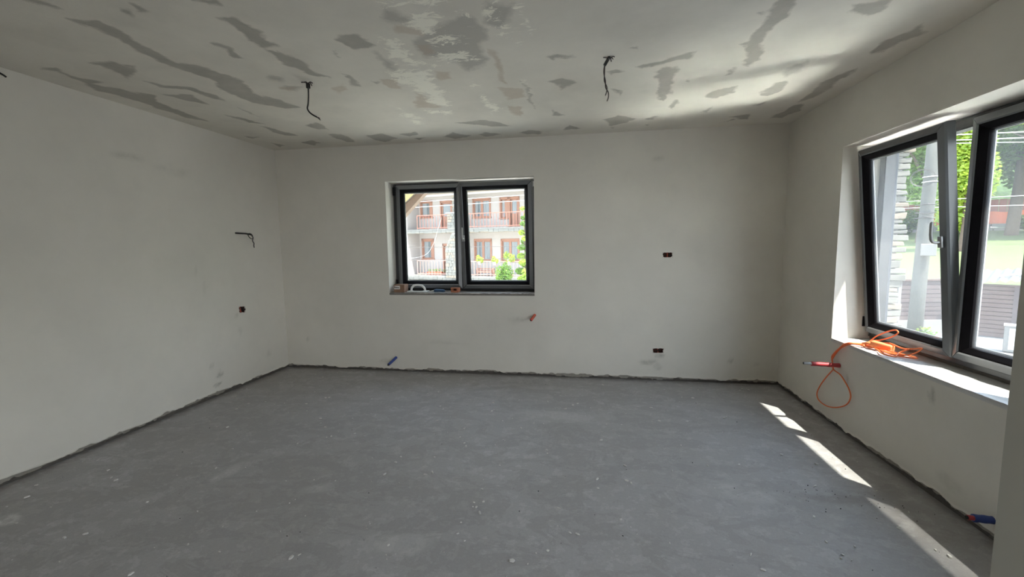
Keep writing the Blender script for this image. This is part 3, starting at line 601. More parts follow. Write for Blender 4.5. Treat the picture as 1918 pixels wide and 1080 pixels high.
# cable stub on the left wall, another at the left edge
t = thing('wall_cable', 'black cable stub looping out of the left wall above the socket hole', 'cable', (XL, 4.06, 1.616))
bm = bmesh.new(); tube(bm, smooth_path([(XL - 0.02, 4.02, 1.622), (-3.55, 4.061, 1.618), (-3.54, 4.13, 1.616), (-3.535, 4.19, 1.606)], 5), 0.0085, 8); bm_obj('sheath', bm, M['cable'], t)
bm = bmesh.new(); tube(bm, smooth_path([(-3.54, 4.150, 1.612), (-3.54, 4.175, 1.575), (-3.535, 4.205, 1.562), (-3.54, 4.222, 1.585), (-3.54, 4.205, 1.612), (-3.54, 4.17, 1.62)], 6), 0.004, 6); bm_obj('knot', bm, M['cable'], t)
bm = bmesh.new(); tube(bm, smooth_path([(-3.54, 4.205, 1.600), (-3.54, 4.225, 1.575), (-3.54, 4.215, 1.54), (-3.54, 4.232, 1.515), (-3.54, 4.228, 1.49), (-3.545, 4.238, 1.468)], 5), 0.005, 6); bm_obj('wire', bm, M['cable_grey'], t)
t = thing('wall_cable', 'tip of a dark cable poking out of the left wall just under the ceiling', 'cable', (XL, 2.24, 2.56))
bm = bmesh.new(); tube(bm, smooth_path([(XL - 0.01, 2.17, 2.575), (-3.565, 2.22, 2.567), (-3.560, 2.262, 2.552), (-3.565, 2.282, 2.545)], 4), 0.006, 8); bm_obj('sheath', bm, M['cable'], t)

# pipe stubs
def pipe(name, label, a, b, r, mat, tip, core=None, ring=None):
    a, b = Vector(a), Vector(b); t = thing(name, label, 'pipe', a)
    dirv = (b - a).normalized(); n = 12; pts = [a - dirv * 0.01 + (b - a + dirv * 0.01) * k / n for k in range(n + 1)]
    bm = bmesh.new(); tube(bm, pts, [r * (1 + 0.05 * math.sin(k * 1.7)) for k in range(n + 1)], 14); bm_obj('insulation', bm, mat, t, smooth=True)
    bm = bmesh.new(); tube(bm, [b - dirv * 0.01, b + dirv * tip], r * 0.62, 12); bm_obj('pipe_end', bm, M['pipe_grey'] if core is None else core, t, smooth=True)
    bm = bmesh.new(); tube(bm, [b + dirv * tip, b + dirv * (tip + 0.004)], r * 0.5, 12); bm_obj('pipe_bore', bm, M['speck'], t)
    if ring is not None:
        bm = bmesh.new(); tube(bm, [a + (b - a) * ring, a + (b - a) * (ring + 0.14)], r * 1.06, 14); bm_obj('tape_band', bm, M['pipe_orange'], t, smooth=True)
    return t
pipe('pipe_stub', 'red insulated pipe with grey end sticking out under the right window', (1.965, 3.66, 0.500), (1.765, 3.66, 0.508), 0.0165, M['pipe_red'], 0.055)
pipe('pipe_stub', 'dark blue pipe with red tip low on the right wall', (2.02, 2.335, 0.102), (1.885, 2.335, 0.107), 0.0185, M['pipe_blue'], 0.026, M['pipe_red'])
pipe('pipe_stub', 'orange red conduit stub on the back wall under the small window', (-0.530, YB, 0.688), (-0.555, YB - 0.115, 0.655), 0.0155, M['pipe_orange'], 0.012, M['pipe_red'])
pipe('pipe_stub', 'blue pipe stub low on the back wall near the floor', (-2.172, YB, 0.160), (-2.205, YB - 0.13, 0.112), 0.0155, M['pipe_blue'], 0.012, M['speck'])

# tools on the back sill
zs = BW[2] + 0.004
t = thing('cardboard_box', 'small brown box with a white label on the left end of the back sill', 'box', (-2.10, 4.79, zs))
bm = bmesh.new(); box(bm, -2.172, -2.040, 4.722, 4.835, zs, zs + 0.088, 0.002); bevel(bm, 0.003); bm_obj('carton', bm, M['card'], t)
bm = bmesh.new(); box(bm, -2.165, -2.095, 4.7195, 4.7213, zs + 0.036, zs + 0.076); bm_obj('paper_label', bm, M['paper'], t)
bm = bmesh.new()
for k, (x, w, h) in enumerate(((-2.160, .008, .022), (-2.149, .014, .006), (-2.147, .010, .016), (-2.131, .009, .014), (-2.118, .012, .012))):
    box(bm, x, x + w, 4.7188, 4.7195, zs + 0.048, zs + 0.048 + h)
bm_obj('print', bm, M['ink'], t)
bm = bmesh.new(); box(bm, -2.168, -2.044, 4.727, 4.831, zs + 0.088, zs + 0.0895); bm_obj('lid_flap', bm, M['card'], t)
t = thing('plastering_float', 'white plastic plastering float with arched handle on the back sill', 'float', (-1.90, 4.79, zs))
bm = bmesh.new(); box(bm, -2.018, -1.785, 4.738, 4.85, zs + 0.001, zs + 0.012); bevel(bm, 0.003); bm_obj('blade', bm, M['white'], t)
bm = bmesh.new(); arc = [(-1.985, zs + 0.012), (-1.978, zs + 0.045), (-1.955, zs + 0.070), (-1.925, zs + 0.078), (-1.885, zs + 0.078), (-1.852, zs + 0.070), (-1.825, zs + 0.045), (-1.815, zs + 0.012)]
pth = smooth_path([(x, 4.79, z) for x, z in arc], 5)
tube(bm, pth, 0.0125, 10); bm_obj('handle', bm, M['white'], t, smooth=True)
bm = bmesh.new(); box(bm, -1.955, -1.845, 4.775, 4.805, zs + 0.012, zs + 0.020); bm_obj('grip_shade', bm, M['cable'], t)  # dark plate standing in for the shade under the arched handle
t = thing('screwdriver', 'blue handled screwdriver with a dark shaft lying on the back sill', 'screwdriver', (-1.62, 4.77, zs))
bm = bmesh.new(); tube(bm, [(-1.70, 4.765, zs + 0.018), (-1.69, 4.765, zs + 0.018), (-1.665, 4.768, zs + 0.02), (-1.63, 4.77, zs + 0.019), (-1.595, 4.772, zs + 0.016), (-1.57, 4.774, zs + 0.014)], [0.011, 0.017, 0.0165, 0.0145, 0.0155, 0.009], 10); bm_obj('grip', bm, M['tool_blue'], t, smooth=True)
bm = bmesh.new(); tube(bm, [(-1.575, 4.774, zs + 0.013), (-1.49, 4.781, zs + 0.009), (-1.478, 4.782, zs + 0.008)], 0.004, 8); bm_obj('shaft', bm, M['steel'], t)
bm = bmesh.new(); tube(bm, [(-1.70, 4.765, zs + 0.017), (-1.74, 4.762, zs + 0.011), (-1.765, 4.760, zs + 0.010)], [0.007, 0.005, 0.004], 8); bm_obj('wooden_tip', bm, M['sill'], t)
t = thing('brick_fragment', 'orange terracotta block fragment on the back sill beside the screwdriver', 'brick', (-1.44, 4.78, zs))
bm = bmesh.new()
box(bm, -1.492, -1.402, 4.745, 4.815, zs + 0.001, zs + 0.018, 0.003); box(bm, -1.492, -1.468, 4.745, 4.815, zs + 0.018, zs + 0.042, 0.004); box(bm, -1.426, -1.402, 4.745, 4.815, zs + 0.018, zs + 0.040, 0.004); box(bm, -1.494, -1.400, 4.747, 4.813, zs + 0.042, zs + 0.052, 0.003)
bm_obj('block', bm, M['terracotta'], t)
bm = bmesh.new(); box(bm, -1.466, -1.428, 4.77, 4.812, zs + 0.0185, zs + 0.0415); bm_obj('mortar_core', bm, M['hole'], t)

# orange extension cable draped over the right sill
zr = RW[2] + 0.012
t = thing('extension_cable', 'orange extension cable bundled on the right window sill with a loop hanging down', 'cable', (2.02, 3.45, zr))
r_ = 0.0048
def cab(pts, name='cord', n=8, r=r_):
    bm = bmesh.new(); tube(bm, smooth_path(pts, n), r, 8); bm_obj(name, bm, M['orange'], t, smooth=True)
xw = 1.945
cab([(2.06, 3.40, zr), (1.99, 3.50, zr + 0.004), (1.962, 3.56, zr - 0.002), (xw, 3.615, 0.658), (1.938, 3.68, 0.60), (1.937, 3.718, 0.545), (1.936, 3.70, 0.50), (1.928, 3.672, 0.466), (1.938, 3.60, 0.447), (1.940, 3.553, 0.422), (xw, 3.490, 0.370), (xw, 3.463, 0.315), (xw, 3.505, 0.245), (xw, 3.62, 0.178), (xw, 3.755, 0.137), (xw, 3.878, 0.139), (xw, 3.918, 0.185), (xw, 3.876, 0.268), (xw, 3.79, 0.370), (1.938, 3.71, 0.440), (1.928, 3.672, 0.472), (1.936, 3.705, 0.52), (1.937, 3.716, 0.56), (xw, 3.665, 0.62), (1.955, 3.585, 0.690), (1.985, 3.52, zr + 0.006), (2.05, 3.47, zr + 0.006), (2.09, 3.42, zr + 0.01)], 'hanging_loop')
cab([(1.937, 3.715, 0.53), (xw, 3.66, 0.612), (1.955, 3.565, 0.695), (1.99, 3.545, zr + 0.004), (2.06, 3.54, zr + 0.004), (2.12, 3.50, zr + 0.006), (2.10, 3.38, zr + 0.012), (2.07, 3.28, zr + 0.01)])
cab([(1.938, 3.712, 0.54), (xw, 3.645, 0.63), (1.965, 3.53, zr), (2.02, 3.44, zr + 0.004), (2.06, 3.36, zr + 0.004), (2.03, 3.25, zr + 0.004), (2.06, 3.17, zr + 0.004), (2.11, 3.12, zr + 0.004), (2.13, 3.15, zr + 0.004), (2.09, 3.24, zr + 0.006), (2.06, 3.34, zr + 0.012)])
cab([(2.02, 3.50, zr + 0.006), (2.08, 3.53, zr + 0.02), (2.11, 3.50, zr + 0.07), (2.12, 3.40, zr + 0.125), (2.12, 3.325, zr + 0.148), (2.12, 3.308, zr + 0.13), (2.11, 3.36, zr + 0.09), (2.10, 3.44, zr + 0.055), (2.08, 3.50, zr + 0.03), (2.05, 3.47, zr + 0.006), (2.04, 3.40, zr + 0.004), (2.05, 3.30, zr + 0.004), (2.08, 3.22, zr + 0.004)], 'raised_loop')
cab([(2.05, 3.42, zr + 0.02), (2.10, 3.36, zr + 0.05), (2.10, 3.22, zr + 0.045), (2.11, 3.13, zr + 0.065), (2.13, 3.10, zr + 0.075), (2.10, 3.12, zr + 0.035), (2.07, 3.18, zr + 0.008), (2.04, 3.26, zr + 0.004), (2.04, 3.34, zr + 0.006)])
cab([(2.06, 3.48, zr + 0.01), (2.03, 3.42, zr + 0.012), (2.02, 3.33, zr + 0.006), (1.995, 3.26, zr + 0.004), (1.99, 3.20, zr + 0.004), (2.02, 3.16, zr + 0.004), (2.07, 3.20, zr + 0.02), (2.10, 3.16, zr + 0.055)])
bm = bmesh.new(); obox(bm, (2.065, 3.36, zr + 0.028), (0.022, 0.014, 0), (-0.034, 0.055, 0.006), (0, 0, 0.021)); bevel(bm, 0.008, 2); bm_obj('coupling_socket', bm, M['orange_plug'], t, smooth=True)
bm = bmesh.new(); tube(bm, [(2.035, 3.415, zr + 0.03), (2.02, 3.445, zr + 0.028), (2.005, 3.475, zr + 0.02)], [0.014, 0.011, 0.006], 10); bm_obj('plug', bm, M['orange_plug'], t, smooth=True)
bm = bmesh.new()
tube(bm, smooth_path([(2.000, 3.45, zr + 0.002), (2.02, 3.46, zr + 0.022), (2.045, 3.455, zr + 0.024), (2.06, 3.44, zr + 0.004)], 5), 0.009, 8); bm_obj('cable_tie', bm, M['orange_plug'], t, smooth=True)

# crumbs of plaster and grit on the floor
def crumbs(name, label, n, mat, size, rng, hot=None):
    V, F = [], []
    for k in range(n):
        if hot and rng.random() < 0.45:
            cx_, cy_ = hot; x, y = rng.gauss(cx_, 0.22), rng.gauss(cy_, 0.06)
        else: x, y = rng.uniform(XL + 0.1, XR - 0.1), 1.5 + 3.15 * rng.random() ** 1.1
        if not (XL + 0.05 < x < XR - 0.05 and YR < y < YB - 0.05): continue
        s = size * rng.choice((0.4, 0.5, 0.6, 0.8, 1.0, 1.6)); m_ = rng.randint(5, 7); st = rng.uniform(0.25, 0.8); ro = rng.uniform(0, 6.28); h = 0.003 + 0.25 * s * rng.random(); z = 0.001; b = len(V)
        ring = []
        for j in range(m_):
            a = 2 * math.pi * j / m_; q = s * rng.uniform(0.6, 1.1); px, py = q * math.cos(a), q * st * math.sin(a)
            ring.append((x + px * math.cos(ro) - py * math.sin(ro), y + px * math.sin(ro) + py * math.cos(ro)))
        V += [(p[0], p[1], z) for p in ring] + [(x + (p[0] - x) * 0.8, y + (p[1] - y) * 0.8, z + h) for p in ring] + [(x, y, z + h)]
        for j in range(m_):
            i = (j + 1) % m_
            F += [(b + j, b + i, b + m_ + i, b + m_ + j), (b + m_ + j, b + m_ + i, b + 2 * m_, b + 2 * m_)]
    me = bpy.data.meshes.new(name); me.from_pydata(V, [], [tuple(dict.fromkeys(f)) for f in F]); me.update()
    return tag(link(name, me, mat), label, 'debris', kind='stuff')
crumbs('plaster_crumbs', 'pale plaster chips scattered over the concrete floor', 360, M['flake'], 0.0105, random.Random(5))
crumbs('grit_crumbs', 'dark specks of grit scattered over the concrete floor', 130, M['speck'], 0.0026, random.Random(9), (1.40, 2.62))
# ------------------------------------------------------------ outside: ground
M['ground'] = simple('pale dusty yard', (0.176, 0.172, 0.160), 0.9, 0.15, 1.2)
M['court'] = simple('pale gravel court', (0.82, 0.77, 0.66), 0.9, 0.1, 1.2)
M['lawn'] = simple('lawn grass', (0.085, 0.119, 0.034), 0.9, 0.28, 1.5, bump=0.4)
M['bwall'] = simple('pinkish white facade paint', (0.380, 0.353, 0.342), 0.85, 0.04, 1.0)
M['salmon'] = simple('salmon red railing paint', (0.415, 0.157, 0.113), 0.55, 0.08, 8)
M['terwood'] = simple('terracotta stained wood', (0.296, 0.148, 0.101), 0.6, 0.15, 3)
M['slab'] = simple('weathered balcony concrete', (0.214, 0.206, 0.186), 0.9, 0.3, 3)
M['soffit'] = simple('cream soffit boards', (0.438, 0.390, 0.320), 0.8, 0.06, 2)
M['rooft'] = simple('brown roof covering', (0.222, 0.126, 0.089), 0.85, 0.2, 3)
M['mortar'] = simple('pale mortar', (0.307, 0.302, 0.290), 0.9, 0.1, 5)
M['stone_a'] = simple('grey field stone', (0.158, 0.156, 0.142), 0.9, 0.25, 6, bump=0.5)
M['stone_b'] = simple('warm field stone', (0.213, 0.183, 0.147), 0.9, 0.25, 6, bump=0.5)
M['darkpane'] = simple('dim window pane', (0.118, 0.141, 0.155), 0.12, 0.35, 1.5, spec=0.8)
M['curtain'] = simple('pale net curtain', (0.224, 0.244, 0.261), 0.8, 0.1, 5, stretch=((6, 6, 0.4), (0, 0, 0)))
M['white_metal'] = simple('white gutter', (0.378, 0.378, 0.374), 0.5, 0.04, 5)
M['wire_pale'] = simple('pale overhead wire', (0.413, 0.413, 0.413), 0.5, 0.05, 5)
M['timber'] = simple('brown planed timber', (0.200, 0.126, 0.081), 0.75, 0.25, 5, stretch=((1, 1, 6), (0, 0.8, 0)))
M['ply'] = simple('yellowish plywood', (0.577, 0.414, 0.178), 0.8, 0.15, 4)
M['bark'] = simple('grey brown bark', (0.118, 0.089, 0.067), 0.95, 0.3, 6, bump=0.8)
M['concrete'] = simple('pole concrete', (0.083, 0.083, 0.074), 0.9, 0.15, 4, bump=0.2)
M['shedboard'] = simple('faded brown shed board', (0.074, 0.053, 0.052), 0.8, 0.2, 4)
M['rust'] = simple('brown metal sheet', (0.090, 0.053, 0.045), 0.6, 0.2, 3)
M['sheet'] = simple('weathered pale roof sheet', (0.119, 0.113, 0.109), 0.45, 0.15, 3)
M['lath'] = simple('pale post wood', (0.174, 0.169, 0.158), 0.8, 0.1, 5)
M['plank'] = simple('pale fresh timber', (0.252, 0.217, 0.160), 0.8, 0.1, 5)
M['net_orange'] = simple('orange safety netting', (0.629, 0.148, 0.059), 0.8, 0.1, 3)
M['fence_brown'] = simple('red brown fence board', (0.311, 0.126, 0.096), 0.8, 0.12, 3)
M['grey_stone'] = simple('grey rubble wall', (0.266, 0.252, 0.244), 0.95, 0.35, 1.2, bump=0.6)
M['acwhite'] = simple('white enamel casing', (0.592, 0.592, 0.570), 0.5, 0.04, 5)
M['acdark'] = simple('dark grille', (0.044, 0.044, 0.044), 0.6, 0.2, 20)
def leaf_mat(name, a, b):
    t = NT(name); f = t.noise(2.2, 3, 0.6); c = t.mix(t.ramp(f, 0.35, 0.65), a, b); t.color(c); t.rough(0.5)
    tl = t.n('ShaderNodeBsdfTranslucent'); t.l(t.mix(0.35, c, (0.75, 0.85, 0.15)), tl.inputs[0]); mx = t.n('ShaderNodeMixShader'); mx.inputs[0].default_value = 0.35
    t.l(t.bsdf.outputs[0], mx.inputs[1]); t.l(tl.outputs[0], mx.inputs[2]); t.l(mx.outputs[0], t.out.inputs[0]); return t.m
M['leaf_dark'] = leaf_mat('dark leaves', (0.022, 0.058, 0.018), (0.07, 0.15, 0.03))
M['leaf_mid'] = leaf_mat('mid green leaves', (0.05, 0.13, 0.025), (0.16, 0.30, 0.05))
M['leaf_light'] = leaf_mat('yellow green leaves', (0.16, 0.28, 0.04), (0.42, 0.52, 0.08))
M['leaf_lime'] = leaf_mat('lime flowers', (0.33, 0.45, 0.07), (0.50, 0.58, 0.14))

def grid_ground(name, label, cat, mat, x0, x1, y0, y1, n, fn, keep=None):
    X, Y = np.meshgrid(np.linspace(x0, x1, n), np.linspace(y0, y1, n), indexing='ij'); idx = np.arange(X.size).reshape(X.shape)
    F = np.stack([idx[:-1, :-1], idx[1:, :-1], idx[1:, 1:], idx[:-1, 1:]], -1).reshape(-1, 4)
    x, y = X.ravel(), Y.ravel(); z = fn(x, y)
    if keep is not None: F = F[keep(x, y)[F].all(1)]
    return tag(np_obj(name, np.stack([x, y, z], -1), F, mat, smooth=True), label, cat, kind='structure')
GZ = -1.42
grid_ground('pavement', 'pale dusty yard around the house', 'ground', M['ground'], -60, 70, -30, 70, 30, lambda x, y: np.full_like(x, GZ) + 0 * x)
grid_ground('road', 'pale gravel court between this house and the balcony house', 'ground', M['court'], -30, 3.5, 5.3, 27, 12, lambda x, y: np.full_like(x, GZ + 0.012))
UR = np.array([0.607, 0.795]); VR = np.array([0.795, -0.607])     # away from the house / across, on the lawn side
def lawn_z(x, y): t = x * UR[0] + y * UR[1]; return 0.02 + (t - 21) * 0.060 + 0.12 * fbm(x * .25, y * .25, 3)
LV, LF = [], []
nt_, nw_ = 60, 60
for i in range(nt_):
    for j in range(nw_):
        tt = 20.8 + (64 - 20.8) * i / (nt_ - 1); ww = -22 + 44 * j / (nw_ - 1); p = UR * tt + VR * ww
        LV.append((p[0], p[1], float(lawn_z(np.array([p[0]]), np.array([p[1]]))[0])))
for i in range(nt_ - 1):
    for j in range(nw_ - 1): a = i * nw_ + j; LF.append((a, a + 1, a + nw_ + 1, a + nw_))
tag(np_obj('lawn', LV, LF, M['lawn'], smooth=True), 'bright green sloping lawn beyond the shed', 'lawn', kind='structure')
def T(t_, w_, z_): p = UR * t_ + VR * w_; return Vector((p[0], p[1], z_))
hv, hf = [], []
for i in range(40):
    for j in range(60):
        tt = 64 + 26 * i / 39; ww = -55 + 110 * j / 59; p = UR * tt + VR * ww
        hv.append((p[0], p[1], 2.5 + 0.95 * (tt - 64) + 5 * float(fbm(np.array([p[0] * .3]), np.array([p[1] * .3]), 4)[0])))
for i in range(39):
    for j in range(59): a = i * 60 + j; hf.append((a, a + 1, a + 61, a + 60))
tag(np_obj('hill', hv, hf, M['leaf_dark'], smooth=False), 'dark wooded hillside behind the trees', 'hill', kind='structure')

# ------------------------------------------------------------ outside: plants
def leaf_cloud(clumps, n, size, rng, flat=0.5):
    """leaf quads on and inside a set of ellipsoid clumps (centre, radii)"""
    C = np.array([c for c, r in clumps]); Rr = np.array([r for c, r in clumps]); wgt = np.prod(Rr, 1) ** 0.67; wgt /= wgt.sum()
    k = rng.choice(len(C), n, p=wgt); d = rng.normal(size=(n, 3)); d /= np.linalg.norm(d, axis=1)[:, None]
    q = rng.uniform(0.55, 1.06, n) ** 0.7; P = C[k] + Rr[k] * d * q[:, None]
    a = rng.normal(size=(n, 3)); a /= np.linalg.norm(a, axis=1)[:, None]; a[:, 2] *= flat; b = np.cross(a, d + 0.7 * rng.normal(size=(n, 3))); b /= (np.linalg.norm(b, axis=1)[:, None] + 1e-9)
    s = size * rng.uniform(0.6, 1.3, n)[:, None]
    V = np.stack([P - a * s, P + b * s * 0.45, P + a * s, P - b * s * 0.45], 1).reshape(-1, 3)
    F = np.arange(4 * n).reshape(n, 4); return V, F
def crown_clumps(c, rx, ry, rz, n, rng, small=0.42):
    out = [(tuple(c), (rx * .72, ry * .72, rz * .72))]
    for _ in range(n):
        d = rng.normal(size=3); d /= np.linalg.norm(d); p = np.array(c) + d * np.array([rx, ry, rz]) * rng.uniform(0.55, 0.9); s = small * rng.uniform(0.7, 1.25)
        out.append((tuple(p), (rx * s, ry * s, rz * s * 0.8)))
    return out
def tree(label, base, h, rx, rz, mat, n, size, seed, lean=(0, 0), tr=0.25, group=None, cb=None):
    rng = np.random.RandomState(seed); b = Vector(base); t = thing('tree', label, 'tree', b, group)
    top = b + Vector((lean[0], lean[1], h - rz)); bm = bmesh.new()
    tube(bm, smooth_path([b - Vector((0, 0, 0.3)), b + (top - b) * 0.33 + Vector((0.06, 0, 0)), b + (top - b) * 0.7, top], 4), [tr * (1 - 0.6 * k / 12) for k in range(13)], 10)
    bm_obj('trunk', bm, M['bark'], t, smooth=True)
    bm = bmesh.new()
    for k in range(5):
        a = 6.28 * k / 5 + seed; s = b + (top - b) * (0.55 + 0.08 * k)
        tube(bm, [s, s + Vector((math.cos(a) * rx * .35, math.sin(a) * rx * .35, rz * .35)), s + Vector((math.cos(a) * rx * .7, math.sin(a) * rx * .7, rz * .55))], [tr * .45, tr * .3, tr * .1], 6)
    bm_obj('branches', bm, M['bark'], t)
    V, F = leaf_cloud(crown_clumps(top, rx, rx, rz, 26, rng), n, size, rng)
    o = np_obj('crown', V, F, mat, t); o['kind'] = 'stuff'
    return t
def shrub(name, label, base, h, rx, mat, n, size, seed, cat='shrub', group=None):
    rng = np.random.RandomState(seed); b = Vector(base); t = thing(name, label, cat, b, group)
    bm = bmesh.new()
    for k in range(5):
        a = 6.28 * k / 5; tube(bm, [b, b + Vector((math.cos(a) * rx * .3, math.sin(a) * rx * .3, h * .45)), b + Vector((math.cos(a) * rx * .5, math.sin(a) * rx * .5, h * .8))], [0.03, 0.02, 0.008], 5)
    bm_obj('stem', bm, M['bark'], t)
    c = b + Vector((0, 0, h * .55)); V, F = leaf_cloud(crown_clumps(c, rx, rx, h * .5, 14, rng, 0.45), n, size, rng)
    o = np_obj('foliage', V, F, mat, t); o['kind'] = 'stuff'
    return t

# trees beyond the lawn: (t, w, height, rx, rz, mat, leaves, size, lean, trunk radius, label)
zt = lambda t_, w_: float(lawn_z(np.array([UR[0] * t_ + VR[0] * w_]), np.array([UR[1] * t_ + VR[1] * w_]))[0])
TREES = [
 (49.5, 1.8, 15.0, 6.0, 5.2, 'leaf_dark', 18000, 0.24, (1.2, 1.0), 0.40, 'tall dark tree with a bare leaning trunk standing before the red fence'),
 (34.0, -0.45, 9.6, 1.25, 4.2, 'leaf_light', 18000, 0.14, (0.2, 0.3), 0.20, 'sunlit yellow green tree seen through the gap between the two right sashes'),
 (42.0, -2.7, 12.5, 2.3, 5.0, 'leaf_mid', 16000, 0.17, (0.3, 0.2), 0.26, 'mid green tree behind the concrete utility pole'),
 (47.0, -5.6, 13.0, 3.0, 5.5, 'leaf_dark', 16000, 0.21, (0, 0.5), 0.30, 'dark dense tree directly behind the stacked stone edge'),
 (60.5, 4.5, 15.0, 6.0, 6.0, 'leaf_dark', 16000, 0.26, (0.5, 0), 0.36, 'dark tree behind the red fence at the far end of the lawn'),
 (61.0, -2.5, 15.0, 5.5, 6.0, 'leaf_mid', 16000, 0.24, (-.5, 0), 0.36, 'broad green tree rising behind the orange netting'),
 (39.0, 2.2, 10.6, 1.5, 1.7, 'leaf_light', 7000, 0.15, (0.1, 0.4), 0.16, 'slender tree with pale green sprays near the top of the right pane'),
 (52.0, -13, 14.0, 5.0, 6.0, 'leaf_mid', 14000, 0.24, (0, 0), 0.34, 'rounded green tree at the left end of the lawn'),
 (47.0, 9.0, 14.0, 5.0, 5.5, 'leaf_mid', 12000, 0.24, (0, 0), 0.34, 'leafy tree at the right end of the lawn past the wall edge'),
]
for k, (t_, w_, h_, rx, rz, mt, n_, s_, ln, trk, lb) in enumerate(TREES):
    p = T(t_, w_, zt(t_, w_)); tree(lb, p, h_, rx, rz, M[mt], n_, s_, 20 + k, ln, trk, 'trees beyond the lawn')
for k, (t_, w_, h_, r2, mt, lb) in enumerate(((53, -4.4, 2.2, 1.3, 'leaf_dark', 'dark bush at the left end of the orange netting'), (53.5, -0.6, 1.7, 1.1, 'leaf_mid', 'green bush in front of the orange netting'), (53.5, 2.9, 1.4, 0.9, 'leaf_dark', 'low dark bush at the foot of the rubble wall'))):
    shrub('bush', lb, T(t_, w_, zt(t_, w_) - 0.1), h_, r2, M[mt], 3000, 0.14, 50 + k, 'bush', 'bushes along the rubble wall')

# rubble wall and fences at the end of the lawn
t = thing('rubble_wall', 'low grey rubble wall closing the lawn below the orange netting', 'wall', T(57, 0, 1.9))
rng = random.Random(3); z0 = 1.7; w_ = -20.0; row = 0
for row in range(3):
    w_ = -14.0 + 0.3 * row
    while w_ < 12:
        L_ = rng.uniform(0.7, 1.4); bm = bmesh.new(); c = T(57.0 + rng.uniform(-.05, .05), w_ + L_ / 2, 1.95 + row * 0.33)
        obox(bm, c, Vector((VR[0], VR[1], 0)) * (L_ / 2 - 0.03), Vector((UR[0], UR[1], 0)) * 0.25, (0, 0, 0.15), 0.04); bm_obj('stone', bm, M['grey_stone'], t); w_ += L_
t = thing('netting_fence', 'orange safety netting band strung along the far end of the lawn', 'fence', T(58, 0, 2.7))
bm = bmesh.new()
for k in range(14): obox(bm, T(57.9, -14 + 2 * k, 3.1), Vector((VR[0], VR[1], 0)) * 0.05, Vector((UR[0], UR[1], 0)) * 0.05, (0, 0, 0.9))
bm_obj('post', bm, M['bark'], t)['kind'] = 'stuff'
V, F = [], []
for i in range(131):
    for j in range(3):
        p = T(57.8 + 0.08 * math.sin(i * .9), -14 + 26 * i / 130, 2.75 + 0.55 * j + 0.05 * math.sin(i * .7)); V.append(tuple(p))
for i in range(130):
    for j in range(2): a = i * 3 + j; F.append((a, a + 1, a + 4, a + 3))
np_obj('netting', V, F, M['net_orange'], t)
t = thing('board_fence', 'red brown board fence above the orange netting', 'fence', T(58.6, 0, 2.7))
for k in range(52):
    bm = bmesh.new(); obox(bm, T(58.6 + rng.uniform(-.02, .02), -14 + 0.5 * k, 3.75 + rng.uniform(-.05, .05)), Vector((VR[0], VR[1], 0)) * 0.235, Vector((UR[0], UR[1], 0)) * 0.02, (0, 0, 1.2)); bm_obj('board', bm, M['fence_brown'], t)

# ------------------------------------------------------------ outside right: stone cladding edge, pole, shed
pk = 0
for k in range(52):
    z0 = 0.0 if k == 0 else zc_; hh = rng.uniform(0.032, 0.062); zc_ = z0 + hh
    if zc_ < 0.45: continue
    if zc_ > 3.1: break
    bm = bmesh.new(); d = rng.uniform(0.092, 0.145)
    obox(bm, (2.327 + d / 2, 3.802 + rng.uniform(-.006, .018) + 0.19, z0 + hh / 2), (d / 2, 0, 0), (0, 0.19, 0), (0, 0, hh / 2 - 0.003), 0.006)
    bevel(bm, 0.005); bm_obj('stone', bm, M['stone_b' if rng.random() < .3 else 'stone_a'], wall_right)
bm = bmesh.new(); box(bm, 2.326, 2.40, 3.83, 5.0, 0.0, 3.1); bm_obj('mortar_bed', bm, M['mortar'], wall_right)

t = thing('utility_pole', 'round concrete utility pole standing in front of the shed', 'pole', (8.16, 12.12, GZ))
bm = bmesh.new(); tube(bm, [(8.12, 12.11, GZ - 0.2), (8.20, 12.19, 0.5), (8.33, 12.30, 3.0), (8.42, 12.40, 5.5)], [0.155, 0.145, 0.13, 0.115], 20); bm_obj('shaft', bm, M['concrete'], t, smooth=True)
def facing(c): d = Vector((c[0], c[1], 0)).normalized(); return Vector((d.y, -d.x, 0)), d
px, pf = facing((8.2, 12.2))
c = Vector((8.21, 12.20, 0)) - pf * 0.20 + px * 0.11; bm = bmesh.new(); obox(bm, c + Vector((0, 0, 1.22)), px * 0.14, pf * 0.07, (0, 0, 0.145)); bevel(bm, 0.01); mb = bm_obj('meter_box', bm, M['lath'], t)
bm = bmesh.new(); obox(bm, c + Vector((0, 0, 1.22)) - pf * 0.073, px * 0.125, pf * 0.004, (0, 0, 0.13)); bm_obj('box_door', bm, M['lath'], mb)
bm = bmesh.new()
for zz in (2.98, 2.86): tube(bm, [Vector((8.33, 12.30, zz)) + 0.145 * Vector((math.cos(a), math.sin(a), 0)) for a in [6.2832 * k / 16 for k in range(17)]], 0.012, 6)
bm_obj('clamp_band', bm, M['hinge'], t)
bm = bmesh.new()
for q in range(2):
    tube(bm, [Vector((8.30, 12.28, 2.95)) - pf * (0.17 + .02 * q) + px * (-0.12 + (0.21 + .02 * q) * math.cos(a)) + Vector((0, 0, (0.19 + .015 * q) * math.sin(a))) for a in [6.2832 * k / 24 for k in range(25)]], 0.006, 6)
bm_obj('coiled_cable', bm, M['cable_grey'], t)
bm = bmesh.new()
for zz, dz in ((2.30, .02), (2.12, -.03), (1.98, .03)):
    tube(bm, [Vector((8.29, 12.26, zz)) - pf * 0.14 - px * 0.22, Vector((8.29, 12.26, zz + dz)) - pf * 0.17, Vector((8.29, 12.26, zz)) - pf * 0.14 + px * 0.16], 0.012, 6)
bm_obj('insulator_bracket', bm, M['cable_grey'], t)

